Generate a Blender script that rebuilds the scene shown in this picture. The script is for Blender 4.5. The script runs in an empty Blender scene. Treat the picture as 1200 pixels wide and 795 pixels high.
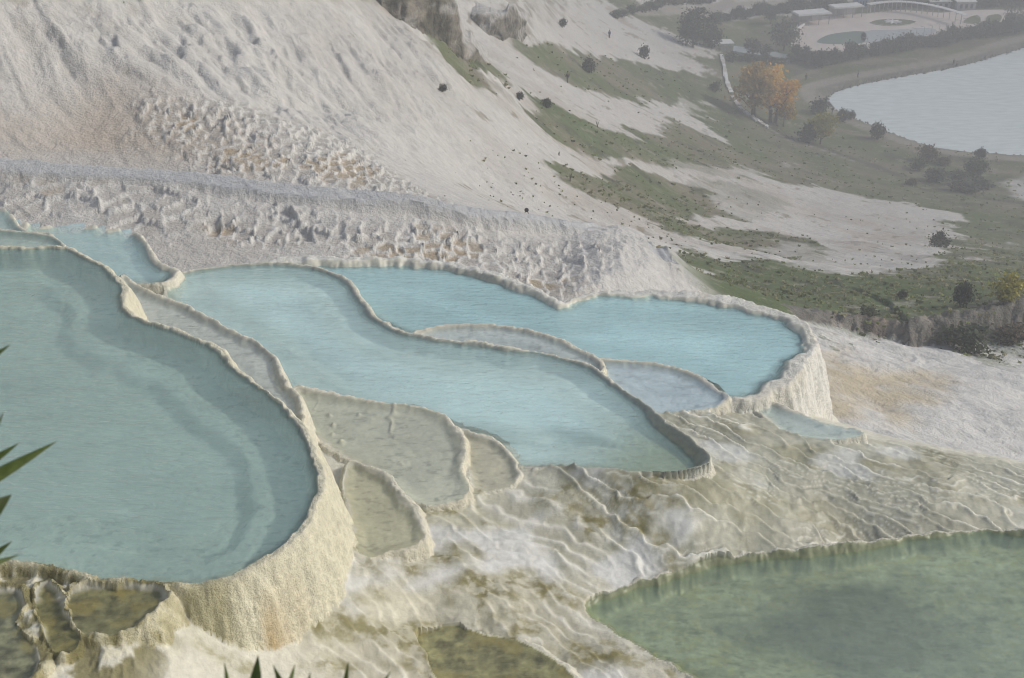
import bpy, math, random
import numpy as np

# ------------------------------------------------------------------ camera, sky, sun, exposure
scene = bpy.context.scene
col = scene.collection
PITCH = math.radians(29.2)
FPX = 1448.0                      # focal length in pixels of a 1200 px wide frame
CAMZ = 92.0
cam_d = bpy.data.cameras.new('camera'); cam = bpy.data.objects.new('camera', cam_d); col.objects.link(cam)
cam.location = (0, 0, CAMZ); cam.rotation_euler = (math.radians(90) - PITCH, 0, 0)
cam_d.sensor_width = 36; cam_d.lens = FPX / 1200 * 36
cam_d.clip_start = 0.1; cam_d.clip_end = 6000
cam_d.dof.use_dof = True; cam_d.dof.focus_distance = 19.0; cam_d.dof.aperture_fstop = 11
scene.camera = cam

SUN_AZ, SUN_EL = math.radians(84), math.radians(33)     # azimuth measured from +Y towards +X
w = bpy.data.worlds.new('World'); scene.world = w; w.use_nodes = True
nt = w.node_tree; nt.nodes.clear()
sky = nt.nodes.new('ShaderNodeTexSky'); sky.sky_type = 'NISHITA'; sky.sun_disc = False
sky.sun_elevation = SUN_EL; sky.sun_rotation = SUN_AZ; sky.dust_density = 4.0; sky.air_density = 1.0; sky.ozone_density = 0.6; sky.altitude = 300
bg = nt.nodes.new('ShaderNodeBackground'); bg.inputs[1].default_value = 0.14
wo = nt.nodes.new('ShaderNodeOutputWorld')
nt.links.new(sky.outputs[0], bg.inputs[0]); nt.links.new(bg.outputs[0], wo.inputs[0])
sun_d = bpy.data.lights.new('sun', 'SUN'); sun = bpy.data.objects.new('sun', sun_d); col.objects.link(sun)
sun_d.energy = 2.35; sun_d.angle = math.radians(3.0); sun_d.color = (1.0, 0.98, 0.945)
sun.rotation_euler = (math.radians(90) - SUN_EL, 0, math.pi - SUN_AZ)
sun.location = (60, 30, 160)
scene.view_settings.view_transform = 'Standard'; scene.view_settings.look = 'None'
scene.view_settings.exposure = 0.10; scene.view_settings.gamma = 1.0
scene.view_settings.use_curve_mapping = False
scene.cycles.max_bounces = 6; scene.cycles.volume_bounces = 0; scene.cycles.transparent_max_bounces = 12
scene.cycles.use_denoising = True; scene.cycles.filter_width = 1.05

HAZE_DENSITY = 0.0022

# ------------------------------------------------------------------ numeric helpers
cp, sp = math.cos(PITCH), math.sin(PITCH)
def ray(px, py):
    a = (px - 600) / FPX; b = -(py - 397.5) / FPX
    return np.array([a, cp + b * sp, -sp + b * cp])
def at_z(px, py, z):
    d = ray(px, py); t = (z - CAMZ) / d[2]
    return np.array([d[0] * t, d[1] * t])
def at_r(px, r, y=397):
    d = ray(px, y); k = r / math.hypot(d[0], d[1])
    return np.array([d[0] * k, d[1] * k])

def _hash(ix, iy, seed):
    h = (ix.astype(np.uint32) * np.uint32(374761393) + iy.astype(np.uint32) * np.uint32(668265263) + np.uint32((seed * 1013904223) & 0xffffffff))
    h = (h ^ (h >> np.uint32(13))) * np.uint32(1274126177)
    h = h ^ (h >> np.uint32(16))
    return h.astype(np.float32) * np.float32(1 / 4294967296.0)
def vn(x, y, seed=0):
    x = np.asarray(x, np.float32); y = np.asarray(y, np.float32)
    fx = np.floor(x); fy = np.floor(y)
    ix = fx.astype(np.int64) & 0xffffffff; iy = fy.astype(np.int64) & 0xffffffff
    tx = x - fx; ty = y - fy
    tx = tx * tx * (3 - 2 * tx); ty = ty * ty * (3 - 2 * ty)
    ix1 = (ix + 1) & 0xffffffff; iy1 = (iy + 1) & 0xffffffff
    a = _hash(ix, iy, seed); b = _hash(ix1, iy, seed); c = _hash(ix, iy1, seed); d = _hash(ix1, iy1, seed)
    return (a + (b - a) * tx) * (1 - ty) + (c + (d - c) * tx) * ty
def fbm(x, y, seed=0, octv=4, gain=0.5, lac=2.03):
    s = 0.0; amp = 1.0; tot = 0.0
    ca, sa = math.cos(0.6), math.sin(0.6)
    for o in range(octv):
        s = s + amp * (vn(x, y, seed + o * 17) * 2 - 1); tot += amp
        x, y = (x * ca - y * sa) * lac, (x * sa + y * ca) * lac; amp *= gain
    return s / tot
def ridged(x, y, seed=0, octv=4, gain=0.5):
    s = 0.0; amp = 1.0; tot = 0.0
    for o in range(octv):
        s = s + amp * (1 - np.abs(vn(x, y, seed + o * 13) * 2 - 1)); tot += amp
        x, y = x * 2.07 + 3.1, y * 2.07 - 1.7; amp *= gain
    return s / tot
def sstep(a, b, v):
    t = np.clip((v - a) / (b - a), 0, 1); return t * t * (3 - 2 * t)
def smooth_poly(P, n=4, closed=True):
    P = np.asarray(P, float); out = []; m = len(P)
    rng = range(m) if closed else range(m - 1)
    for i in rng:
        if closed: p0, p1, p2, p3 = P[i - 1], P[i], P[(i + 1) % m], P[(i + 2) % m]
        else: p0, p1, p2, p3 = P[max(i - 1, 0)], P[i], P[i + 1], P[min(i + 2, m - 1)]
        for k in range(n):
            t = k / n
            out.append(0.5 * ((2 * p1) + (-p0 + p2) * t + (2 * p0 - 5 * p1 + 4 * p2 - p3) * t * t + (-p0 + 3 * p1 - 3 * p2 + p3) * t ** 3))
    if not closed: out.append(P[-1])
    return np.array(out)
def seg_field(x, y, P, closed=True):
    """distance to a polyline, arc length of the nearest point, inside flag"""
    P = np.asarray(P, np.float32); m = len(P)
    best = np.full(x.shape, 1e9, np.float32); arc = np.zeros(x.shape, np.float32); ins = np.zeros(x.shape, bool); side = np.zeros(x.shape, np.float32)
    s0 = 0.0
    for i in range(m if closed else m - 1):
        a = P[i]; b = P[(i + 1) % m]; ex, ey = b - a; L2 = float(ex * ex + ey * ey) + 1e-12; L = math.sqrt(L2)
        wx = x - a[0]; wy = y - a[1]
        t = np.clip((wx * ex + wy * ey) / L2, 0, 1)
        qx = wx - t * ex; qy = wy - t * ey; d2 = qx * qx + qy * qy
        mk = d2 < best
        best = np.where(mk, d2, best); arc = np.where(mk, s0 + t * L, arc)
        if not closed: side = np.where(mk, ex * wy - ey * wx, side)
        else:
            c = (a[1] > y) != (b[1] > y)
            if c.any(): ins ^= c & (x < (ex * (y - a[1]) / (ey if abs(ey) > 1e-9 else 1e-9) + a[0]))
        s0 += L
    d = np.sqrt(best)
    if closed: return np.where(ins, -d, d), arc
    return d, arc, np.sign(side)
def region(x, y, P, margin, fn=None):
    """signed distance only where near; elsewhere +margin"""
    P = np.asarray(P); lo = P.min(0) - margin; hi = P.max(0) + margin
    mk = (x > lo[0]) & (x < hi[0]) & (y > lo[1]) & (y < hi[1])
    d = np.full(x.shape, margin, np.float32); s = np.zeros(x.shape, np.float32)
    if mk.any():
        dd, ss = seg_field(x[mk], y[mk], P); d[mk] = np.minimum(dd, margin); s[mk] = ss
    return d, s

# ------------------------------------------------------------------ base height of the land (scattered spot heights)
SPOT = [
 # hillside under the near pools: (px, py, height)
 (285,728,81.25),(330,722,81.0),(400,718,80.75),(432,690,80.6),(470,664,80.5),(250,795,81.0),(330,795,80.62),(400,795,80.38),(480,700,80.42),(480,760,80.25),(500,795,80.1),(140,692,81.9),(60,682,81.9),(0,680,81.9),(205,700,81.86),(100,760,81.84),(200,725,81.78),(520,725,80.2),(560,722,80.2),(190,765,81.6),(60,795,81.76),
 (130,795,81.68),(225,760,81.45),(0,795,81.74),(0,740,81.85),(560,700,80.28),(600,620,80.3),(540,640,80.42),(640,562,80.52),(700,563,80.53),(700,650,80.1),(690,725,79.95),(760,780,79.96),(760,800,79.96),(840,820,79.95),(640,795,79.98),(760,592,80.3),
 (832,566,80.52),(900,610,80.1),
 (540,598,80.57),(500,596,80.6),(455,652,80.66),(425,656,80.7),(510,640,80.47),(580,578,80.47),(760,568,80.54),(800,572,80.54),(870,640,79.98),(780,665,79.98),(705,692,80.0),(600,745,80.2),(502,615,80.53),(500,655,80.36),(600,598,80.42),(850,520,80.15),(760,490,80.12),(820,484,80.07),(850,492,80.0),(900,502,79.87),(950,514,79.78),(1005,514,79.7),(900,560,80.08),
 (960,645,79.95),(950,570,79.98),(1050,612,79.84),(1200,612,79.62),(1050,545,79.66),(1200,575,79.35),(1050,522,79.5),(1200,534,78.8),(1000,700,79.0),(1200,800,79.0),(1350,600,79.2),
 (600,480,79.9),(400,420,80.4),(200,400,80.8),(200,600,80.6),(0,500,81.0),(-200,500,81.2),(-200,800,82.0),(600,380,79.4),(700,370,78.6),(900,380,78.0),(940,440,78.0),(940,480,78.2),(450,320,79.3),(250,315,79.8),(100,275,80.0),
 (-150,270,80.3),
 # white flow below the pools on the right, rock bank foot
 (980,480,59.5),(1050,500,58.0),(1200,510,57.0),(980,420,57.0),(1050,450,56.0),(1200,450,54.5),(1060,408,53.2),(1200,400,52.4),(990,388,54.3),(955,376,55.2),(1350,450,53),(1350,390,51),
 # terrace shelf
 (0,238,66),(100,243,66),(200,262,65.5),(300,275,65),(400,290,64.5),(500,300,63.8),(600,312,62.8),(700,332,61.6),(800,352,58.5),(-150,235,66.4),
 (0,190,67),(100,200,66.5),(200,205,66.3),(300,215,66),(400,228,65.5),(500,245,64.5),(600,262,63),(700,278,61.5),(760,292,60.2),
 (100,130,67.5),(200,130,67.5),(280,140,67),(350,160,66),(420,190,64.5),(480,215,63),(-100,180,67.4),
 # left hill
 (0,120,69),(0,60,71),(0,0,73),(100,112,68.2),(100,60,70.5),(100,0,72),(200,110,68),(200,80,69),(200,0,70.5),(300,60,67.5),(300,110,66.6),(300,0,69),
 (400,0,66),(400,60,65),(400,130,64),(450,30,62.5),(500,60,61),(500,130,60),(500,180,60),(560,230,56),(-150,60,73),
 # open slope
 (600,130,50),(600,180,53),(600,80,48),(560,75,55),(650,240,52),(700,200,42),(700,130,35),(700,100,30),(700,60,24),(750,240,44),(800,290,48),(800,200,32),
 (800,150,22),(800,100,14),(800,60,9),(850,330,50),(850,250,33),(900,345,50),(900,300,40),(900,250,27),(900,200,14),(900,150,4),(1000,355,52.5),
 (1000,300,38),(1000,250,22),(1000,200,7),(1000,170,2.4),(1100,345,50),(1100,300,36),(1100,250,17),(1100,210,4),(1200,340,49),(1200,300,34),(1200,250,14),(1200,215,2.4),
 (1350,340,47),(1350,250,13),
 # second hill beyond, valley floor
 (520,40,48),(470,8,53),(560,20,46),(620,10,40),(600,50,42),(650,40,34),(620,70,40),(700,20,20),(740,8,13),(850,65,3.5),(950,100,1.2),(1050,60,1.0),
 (1000,20,1.0),(1200,10,1.0),(850,10,2),(780,12,6),(1350,60,1.0),(1350,180,1.0),(1100,150,.6),
]
FAR = [  # (px, range, height): stretches the camera cannot see
 (-300,25.8,78.6),(0,26.3,78.6),(300,25.8,78.4),(600,25.2,78.2),(850,24.6,77.6),(-300,30,75),(0,30,74.8),(300,30,74.6),(600,30,74.3),(850,29,73.6),
 (-300,40,69),(0,40,69),(300,40,68.6),(600,40,68.3),(850,38,67.5),(-300,50,66),(0,52,65.6),(300,50,65),(600,50,64.2),(850,50,60),
 (960,24,76.6),(1050,25.5,75.2),(1200,26,74.2),(1050,32,69.0),(1200,32,68.6),(960,32,70),(1050,41,62.5),(1200,41,61.5),(960,42,62.5),(1500,30,70),(1500,45,58),
 (0,95,84),(-300,80,78),(-300,110,92),(0,120,92),(300,120,78),(300,160,84),(500,220,62),(0,220,100),(500,400,60),(0,500,100),(700,450,10),(900,500,2),(1200,500,1),(1500,300,1),
 (900,1000,2),(1300,1000,2),(400,1000,50),(600,2.0,90.2),(0,2.0,90.2),(1200,2.0,90.2),(600,5,87),(0,5,87.3),(1200,5,86.4),(600,9,81.2),(900,9.5,80.4),(1200,10,79.8),(300,9,82.0),(0,9,82.6),
]
ctrl = [(*at_z(a, b, z), z) for a, b, z in SPOT] + [(*at_r(a, r), z) for a, r, z in FAR]
ctrl = np.array(ctrl)
cu = np.arctan2(ctrl[:, 0], ctrl[:, 1]); cv = np.log(np.hypot(ctrl[:, 0], ctrl[:, 1]))
n = len(ctrl)
A = np.zeros((n + 3, n + 3)); K = np.hypot(cu[:, None] - cu[None], cv[:, None] - cv[None])
A[:n, :n] = -K + np.eye(n) * -0.0; A[:n, n] = 1; A[:n, n + 1] = cu; A[:n, n + 2] = cv; A[n:, :n] = A[:n, n:].T
sol = np.linalg.solve(A, np.concatenate([ctrl[:, 2], [0, 0, 0]]))
GU = np.linspace(math.radians(-82), math.radians(82), 420); GV = np.linspace(math.log(1.2), math.log(1500), 620)
uu, vv = np.meshgrid(GU, GV, indexing='ij')
G = sol[n] + sol[n + 1] * uu + sol[n + 2] * vv
for i in range(n): G -= sol[i] * np.hypot(uu - cu[i], vv - cv[i])
def blur(a, k):
    for ax in (0, 1):
        p = np.pad(a, [(2, 2) if j == ax else (0, 0) for j in (0, 1)], mode='edge'); m = a.shape[ax]
        s = 0
        for o, wgt in zip(range(5), k): s = s + np.take(p, range(o, o + m), axis=ax) * wgt
        a = s
    return a
for _ in range(3): G = blur(G, (.1, .22, .36, .22, .1))
lim = 90.2 - (np.exp(vv) - 1.0) * .98
G = np.where(np.exp(vv) < 9.3, np.minimum(G, np.maximum(lim, 78.0)), G)
for _ in range(2): G = blur(G, (.1, .22, .36, .22, .1))
def base(x, y):
    x = np.asarray(x, float); y = np.asarray(y, float)
    fu = (np.arctan2(x, y) - GU[0]) / (GU[1] - GU[0]); fv = (np.log(np.hypot(x, y)) - GV[0]) / (GV[1] - GV[0])
    fu = np.clip(fu, 0, len(GU) - 1.001); fv = np.clip(fv, 0, len(GV) - 1.001)
    iu = fu.astype(int); iv = fv.astype(int); a = fu - iu; b = fv - iv
    return (G[iu, iv] * (1 - a) + G[iu + 1, iv] * a) * (1 - b) + (G[iu, iv + 1] * (1 - a) + G[iu + 1, iv + 1] * a) * b
def hit(px, py, rmin=43.0):
    """where the line of sight meets the land beyond rmin"""
    d = ray(px, py); rr = rmin * np.power(1.0035, np.arange(1000)); k = rr / math.hypot(d[0], d[1])
    X, Y, Z = d[0] * k, d[1] * k, CAMZ + d[2] * k
    below = Z < base(X, Y); i = int(np.argmax(below)) if below.any() else 999
    return np.array([X[i], Y[i]])
def hits(L, rmin=43.0): return np.array([hit(a, b, rmin) for a, b in L])

# ------------------------------------------------------------------ the land as one height field, later cut into its things
az = np.concatenate([np.linspace(-80, -37, 30), np.linspace(-36, 36, 990), np.linspace(37, 80, 30)]) * math.pi / 180
def lg(a, b, m): return np.exp(np.linspace(math.log(a), math.log(b), m, endpoint=False))
rr = np.concatenate([lg(1.6, 9.2, 24), lg(9.2, 26.5, 545), lg(26.5, 47, 44), lg(47, 132, 310), lg(132, 400, 190), lg(400, 1350, 26)])
NR, NC = len(rr), len(az)
X = (rr[:, None] * np.sin(az)[None]).astype(np.float32); Y = (rr[:, None] * np.cos(az)[None]).astype(np.float32)
RAD = np.broadcast_to(rr[:, None].astype(np.float32), X.shape)
Z = base(X, Y).astype(np.float32)
B0 = Z.copy()
OWN = np.zeros(X.shape, np.int32)          # 0 slope by the pools, 1 hillside, 2 valley, 3.. see below
COL = np.zeros(X.shape + (3,), np.float32)
WET = np.zeros(X.shape, np.float32)
def lay(mask, c):
    global COL
    COL = COL + (np.asarray(c, np.float32) - COL) * np.clip(mask, 0, 1)[..., None]
OWN[RAD > 44] = 1
near = RAD < 44; NE = int(np.argmax(rr >= 44))
WHITE = (.54, .528, .49); BEIGE = (.42, .395, .355); GREYW = (.40, .40, .385); CREAM = (.76, .69, .50); OLIVE = (.20, .19, .085)

n1 = fbm(X * .05, Y * .05, 3, 5); n2 = fbm(X * .35, Y * .35, 9, 5); n3 = fbm(X * 1.7, Y * 1.7, 21, 4)
lay(np.ones_like(X), WHITE)
lay(sstep(-.1, .5, n1 + .4 * n2) * .55, BEIGE)
lay(sstep(.0, .5, n3) * .25 * (RAD > 44), GREYW)

# relief of the open hillside: fluted drapery running down the left hill
far = (RAD > 44)
hx = X * .62 - Y * .78; hy = X * .78 + Y * .62     # hx runs down the fall line, to the right and nearer
hillP = hits([(-200, 150), (0, 128), (60, 112), (150, 115), (260, 118), (330, 140), (420, 175), (480, 180), (560, 90), (420, 2), (300, 2), (0, 2), (-250, 2)])
dh, _ = region(X, Y, hillP, 14.0)
hillm = sstep(4.0, -5.0, dh) * far
hx2 = hx + 2.0 * fbm(X * .12, Y * .12, 31, 3); hy2 = hy + 1.6 * fbm(X * .15, Y * .15, 32, 3)
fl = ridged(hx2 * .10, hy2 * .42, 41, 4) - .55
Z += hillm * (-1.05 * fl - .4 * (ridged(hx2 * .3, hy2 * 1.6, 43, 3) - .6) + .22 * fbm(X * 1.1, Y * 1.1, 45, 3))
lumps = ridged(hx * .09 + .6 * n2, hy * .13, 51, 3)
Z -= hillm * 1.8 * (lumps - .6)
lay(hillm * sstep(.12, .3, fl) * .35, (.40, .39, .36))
# gullied slope in the middle
mid = far * (1 - hillm) * sstep(72, 95, RAD) * sstep(230, 150, RAD)
Z += mid * (.9 * fbm(X * .09, Y * .09, 61, 5) + .35 * (ridged(hx * .12, hy * .5, 63, 4) - .6))
Z += far * sstep(130, 200, RAD) * sstep(3, 14, B0) * 1.2 * fbm(X * .03, Y * .03, 65, 5)
lay(mid * sstep(.05, .5, fbm(X * .16, Y * .16, 67, 5)) * .5, (.40, .35, .29))

# ------------------------------------------------------------------ grass and bare ground of the valley
GRASS = (.11, .140, .052); DRY = (.19, .175, .115); DARKG = (.070, .072, .048)
gpolys = [
 [(690,-20),(735,12),(770,30),(830,58),(826,100),(832,150),(800,160),(850,190),(905,196),(960,216),(1020,232),(1080,240),(1140,248),(1165,262),(1150,285),(1105,300),(1090,325),(1040,335),(960,330),(880,326),(812,326),(830,342),(880,364),(950,386),(1060,412),(1260,402),(1500,300),(1500,-60)],
 [(628,62),(690,72),(760,80),(830,95),(835,115),(770,113),(700,100),(650,82)],
 [(632,146),(700,156),(780,166),(850,172),(860,200),(790,192),(720,182),(660,166)],
 [(690,214),(760,212),(830,222),(900,232),(880,246),(780,240),(720,236)],
 [(780,262),(830,266),(900,272),(944,282),(940,300),(905,302),(870,292),(820,280)],
 [(850,180),(940,190),(960,212),(900,206)],
 [(528,42),(548,58),(570,72),(545,76),(520,60)],
]
gm = np.zeros(X.shape, np.float32)
for i, P in enumerate(gpolys):
    d, _ = region(X, Y, smooth_poly(hits(P), 2), 22.0)
    soft = 10.0 if i == 0 else 4.0
    d = d - (2.5 if i else 2.0)
    gm = np.maximum(gm, sstep(soft * .12, -soft * .14, d + soft * 1.3 * fbm(X * .11, Y * .13, 71 + i, 6, .62)))
bare = np.zeros(X.shape, np.float32)
for i, P in enumerate([[(795,185),(850,188),(905,205),(880,222),(800,220)],[(860,205),(960,228),(1060,238),(1110,262),(1020,272),(900,262),(830,250)],[(900,282),(1000,296),(1060,305),(1080,318),(1010,326),(930,318)],[(790,110),(830,118),(825,130),(795,126)],[(905,182),(950,195),(930,200),(900,192)]]):
    d, _ = region(X, Y, hits(P), 22.0)
    bare = np.maximum(bare, sstep(1.0, -1.2, d + 8 * fbm(X * .12, Y * .16, 171 + i, 6, .62)))
gm = gm * (1 - .8 * bare)
gn = fbm(X * .12, Y * .12, 81, 5)
lay(gm, DRY); lay(gm * sstep(-.25, .25, gn), GRASS); lay(gm * sstep(.1, .5, fbm(X * .05, Y * .05, 83, 4)) * .8, (.085, .125, .04))
lay(gm * sstep(.1, .45, fbm(X * .3, Y * .3, 85, 4)) * .7, DARKG)
lay(gm * sstep(.42, .62, fbm(X * .22, Y * .3, 87, 5)) * .55, (.42, .39, .33))
# sparse tufts on the white slope
tuft = far * (1 - gm) * (RAD > 78) * (1 - hillm)
lay(tuft * sstep(.36, .5, fbm(X * .35, Y * .35, 91, 4, .65)) * .7, (.20, .17, .11))
OWN[(gm > .5) & (RAD > 66)] = 2

# ------------------------------------------------------------------ rock bank between the grass and the white flow
bk = smooth_poly(hits([(935, 374), (955, 377), (985, 384), (1030, 394), (1065, 406), (1100, 404), (1150, 401), (1200, 394), (1300, 386)]), 3, closed=False)
lo = bk.min(0) - 14; hi = bk.max(0) + 14
mk = (X > lo[0]) & (X < hi[0]) & (Y > lo[1]) & (Y < hi[1])
bd = np.full(X.shape, 50, np.float32); bs = np.zeros(X.shape, np.float32)
d, s, sd = seg_field(X[mk], Y[mk], bk, closed=False)
bd[mk] = d * sd; bs[mk] = s                         # positive: uphill side of the wall line is to its left
far_side = np.sign(bd[(np.abs(X - bk[6, 0]) < 3) & (np.abs(Y - (bk[6, 1] + 4)) < 1.5) & mk].mean())
bd = np.where(mk, bd * far_side, -50)
bh = (.35 + 1.7 * sstep(2, 14, bs) ) * (1 + .3 * fbm(bs * .25, bs * 0, 93, 3))
rough = fbm(X * .9, Y * .9, 95, 4)
bdn = bd + .45 * rough
up = sstep(-.1, 1.3, bdn) * np.exp(-np.clip(bd - 1.2, 0, 99) / 7.0)
bankz = bh * up
bankz = bankz + np.where((bdn > 0) & (bdn < 1.8), .45 * fbm(X * 2.3, Y * 2.3, 97, 3), 0) * sstep(0, 4, bs)
Z += bankz * (bd > -3)
bm_ = (bdn > -.15) & (bdn < 1.9) & mk & (bs > .2)
OWN[bm_] = 3
lay(bm_ * 1.0, (.19, .18, .155))
lay(bm_ * sstep(-.1, .4, fbm(bs * 2.2, Z * .8, 99, 4)), (.11, .105, .085))
lay(bm_ * sstep(.15, .4, fbm(bs * .35, Z * .9, 101, 4)) * .9, (.34, .30, .24))
lay(bm_ * sstep(.3, .45, fbm(bs * .3, Z * 1.5, 103, 3)) * sstep(12, 3, bs) * .7, (.30, .23, .17))
# white flow at the foot
fl_m = far * sstep(0.2, -.6, bdn) * (RAD > 44) * (Y < 72) * (X > 9)
lay(fl_m, (.63, .62, .58)); lay(fl_m * sstep(-.1, .4, fbm(X * .5, Y * .9, 605, 5)) * .5, (.48, .485, .455))
Z += fl_m * (.45 * fbm(X * .22, Y * .35, 105, 4) + .22 * (ridged(X * .5 + n2, Y * .22, 107, 4) - .6))
d, _ = region(X, Y, hits([(960, 440), (1000, 424), (1040, 436), (1075, 440), (1060, 462), (1020, 470), (1035, 485), (985, 478)]), 6.0)
lay(fl_m * sstep(2.5, -1.5, d + 3 * fbm(X * .5, Y * .5, 109, 4)) * .65, (.47, .37, .19))

# ------------------------------------------------------------------ second hill's cliffs
def cliff(px, drop, seed):
    global Z
    P = smooth_poly(hits(px), 3, closed=False)
    lo = P.min(0) - 16; hi = P.max(0) + 16
    m = (X > lo[0]) & (X < hi[0]) & (Y > lo[1]) & (Y < hi[1])
    d, s, sd = seg_field(X[m], Y[m], P, closed=False)
    dd = np.full(X.shape, 99, np.float32); dd[m] = d * sd
    return dd, m
d1, m1 = cliff([(452, -4), (470, 22), (500, 45), (528, 62), (552, 74)], 4, 1)
e = sstep(9, 0, np.abs(d1 - 3 * fbm(X * .2, Y * .2, 111, 4)))
Z += m1 * np.where(d1 * 1 > 0, 1, -1) * 0
lay(m1 * e * sstep(-.15, .25, fbm(X * .35, Y * .35, 113, 4)), (.20, .18, .13))
Z += m1 * e * 2.2 * (ridged(X * .25, Y * .25, 115, 4) - .5)
d2, m2 = cliff([(560, 20), (580, 32), (598, 46), (606, 18), (640, 5), (680, -2)], 4, 1)
e2 = sstep(5, 0, np.abs(d2 - 2 * fbm(X * .2, Y * .2, 117, 4)))
lay(m2 * e2 * sstep(-.05, .3, fbm(X * .4, Y * .4, 119, 4)) * .9, (.26, .24, .20))
Z += m2 * e2 * 2.0 * (ridged(X * .3, Y * .3, 121, 4) - .4)

# ------------------------------------------------------------------ small spiky terraces on the shelf
def voronoi(x, y, seed):
    ix = np.floor(x).astype(np.int64); iy = np.floor(y).astype(np.int64)
    f1 = np.full(x.shape, 9e9, np.float32); f2 = f1.copy(); ida = np.zeros(x.shape, np.float32); cx = f1.copy(); cy = f1.copy()
    for dx in (-1, 0, 1):
        for dy in (-1, 0, 1):
            jx = (ix + dx) & 0xffffffff; jy = (iy + dy) & 0xffffffff
            qx = (ix + dx) + .08 + .84 * _hash(jx, jy, seed); qy = (iy + dy) + .08 + .84 * _hash(jx, jy, seed + 5)
            dd = ((x - qx) ** 2 + (y - qy) ** 2).astype(np.float32)
            c1 = dd < f1
            f2 = np.where(c1, f1, np.minimum(f2, dd)); f1 = np.where(c1, dd, f1)
            ida = np.where(c1, _hash(jx, jy, seed + 9), ida); cx = np.where(c1, qx, cx); cy = np.where(c1, qy, cy)
    return np.sqrt(f1), np.sqrt(f2), ida, cx, cy
def pans(poly, seed, cell, amp, soft, tag, tilt=0.35, floorc=BEIGE, spike=.5):
    global Z
    P = smooth_poly(hits(poly), 2)
    d, _ = region(X, Y, P, 8.0)
    m = sstep(soft, -soft, d + 1.8 * fbm(X * .4, Y * .4, seed + 3, 4))
    k = (m > .01) & far
    x = X[k]; y = Y[k]
    wx = x + cell * .45 * fbm(x / cell * .9, y / cell * .9, seed, 3); wy = y + cell * .45 * fbm(x / cell * .9, y / cell * .9, seed + 1, 3)
    f1, f2, idn, cx, cy = voronoi(wx / cell, wy / (cell * 1.25), seed)
    px_, py_ = cx * cell, cy * cell * 1.25
    lev = base(px_, py_).astype(np.float32) + (idn - .5) * amp * .8 + amp * .8 * fbm(px_ * .45, py_ * .45, seed + 40, 2)
    edge = f2 - f1
    sel = vn(px_ * .31 + 7, py_ * .31, seed + 4)
    spk = vn(x * 1.9, y * 1.9, seed + 6); spk = spk * spk * (.4 + vn(x * .5, y * .5, seed + 41))
    rim = np.exp(-(edge / .12) ** 2) * (.12 + 2.6 * spk) * amp * spike
    z = lev + rim - (1 - np.exp(-(edge / .5) ** 2)) * amp * .1
    b = B0[k] + .15 * fbm(x * .8, y * .8, seed + 8, 3)
    mm = m[k]
    Z[k] = Z[k] * (1 - mm) + (b * .25 + z * .75) * mm
    c = COL[k]
    pan = sstep(.1, .3, edge) * mm
    wetc = np.where((sel > .62)[..., None], np.array((.36, .27, .15), np.float32), np.array(floorc, np.float32))
    c = c + (wetc - c) * (pan * (.35 + .55 * sel))[..., None]
    c = c + (np.array((.66, .65, .60), np.float32) - c) * ((1 - sstep(.04, .24, edge)) * mm * .85)[..., None]
    COL[k] = c
    OWN[(m > .5) & far] = tag
SHELF_A = [(150,128),(210,120),(280,122),(340,140),(400,165),(450,190),(500,225),(530,248),(470,240),(380,228),(290,215),(225,205),(190,175)]
SHELF_B = [(225,240),(300,238),(380,247),(470,258),(560,272),(640,280),(700,290),(740,300),(700,330),(660,356),(560,330),(470,312),(380,300),(300,292),(240,275)]
d, _ = region(X, Y, smooth_poly(hits([(40, 150), (110, 118), (200, 122), (260, 150), (330, 200), (230, 208), (100, 205), (-60, 200), (-80, 170)]), 2), 8)
flat = sstep(3, -3, d + 2 * fbm(X * .2, Y * .2, 131, 3)) * far
Z = Z * (1 - flat) + (B0 + .12 * fbm(X * .5, Y * .5, 133, 3)) * flat
lay(flat * .85, (.42, .355, .28))
pans(SHELF_A, 140, .72, .30, 1.6, 4, floorc=(.38, .345, .29), spike=.55)
pans(SHELF_B, 150, .80, .30, 1.6, 5, floorc=(.40, .365, .315), spike=.5)
pans([(-80, 214), (60, 214), (150, 218), (225, 228), (235, 260), (200, 285), (130, 262), (40, 255), (-80, 235)], 160, 1.3, .30, 1.5, 5, floorc=(.43, .40, .35), spike=.45)

# tongue of smooth travertine at the end of the ridge
d, _ = region(X, Y, smooth_poly(hits([(690, 282), (745, 286), (775, 302), (800, 325), (830, 350), (740, 360), (670, 356), (690, 320)]), 2), 8)
tg = sstep(2, -2, d) * far
Z += tg * (1.0 + .35 * (ridged(X * .9, Y * .35, 171, 4) - .5))
lay(tg * .9, (.54, .53, .50))

# raised channel along the shelf
chp = smooth_poly(hits([(-160, 192), (-60, 196), (60, 204), (130, 209), (200, 212), (255, 217), (300, 225), (400, 237), (480, 248), (560, 262), (640, 270), (700, 276), (745, 286), (768, 303), (778, 318)]), 3, closed=False)
lo = chp.min(0) - 4; hi = chp.max(0) + 4
mk = (X > lo[0]) & (X < hi[0]) & (Y > lo[1]) & (Y < hi[1])
d, s, sd = seg_field(X[mk], Y[mk], chp, closed=False)
dd = np.full(X.shape, 9, np.float32); dd[mk] = d; ss = np.zeros(X.shape, np.float32); ss[mk] = s
dn = dd + .18 * fbm(X * .9, Y * .9, 181, 3)
chm = sstep(.85, .55, dn) * mk
chh = .25 + .5 * sstep(20, 32, ss)
cz = (B0 + chh + .22 * fbm(ss * .2, ss * 0, 183, 3) - .25 * sstep(.45, .1, dn))
Z = np.where(chm > 0, Z * (1 - chm) + np.maximum(cz, Z * 0 + B0 + .3) * chm, Z)
OWN[(chm > .3)] = 6
lay(chm, (.44, .45, .45))
rub = sstep(4.5, 1.0, dd) * mk * (1 - chm)
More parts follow.
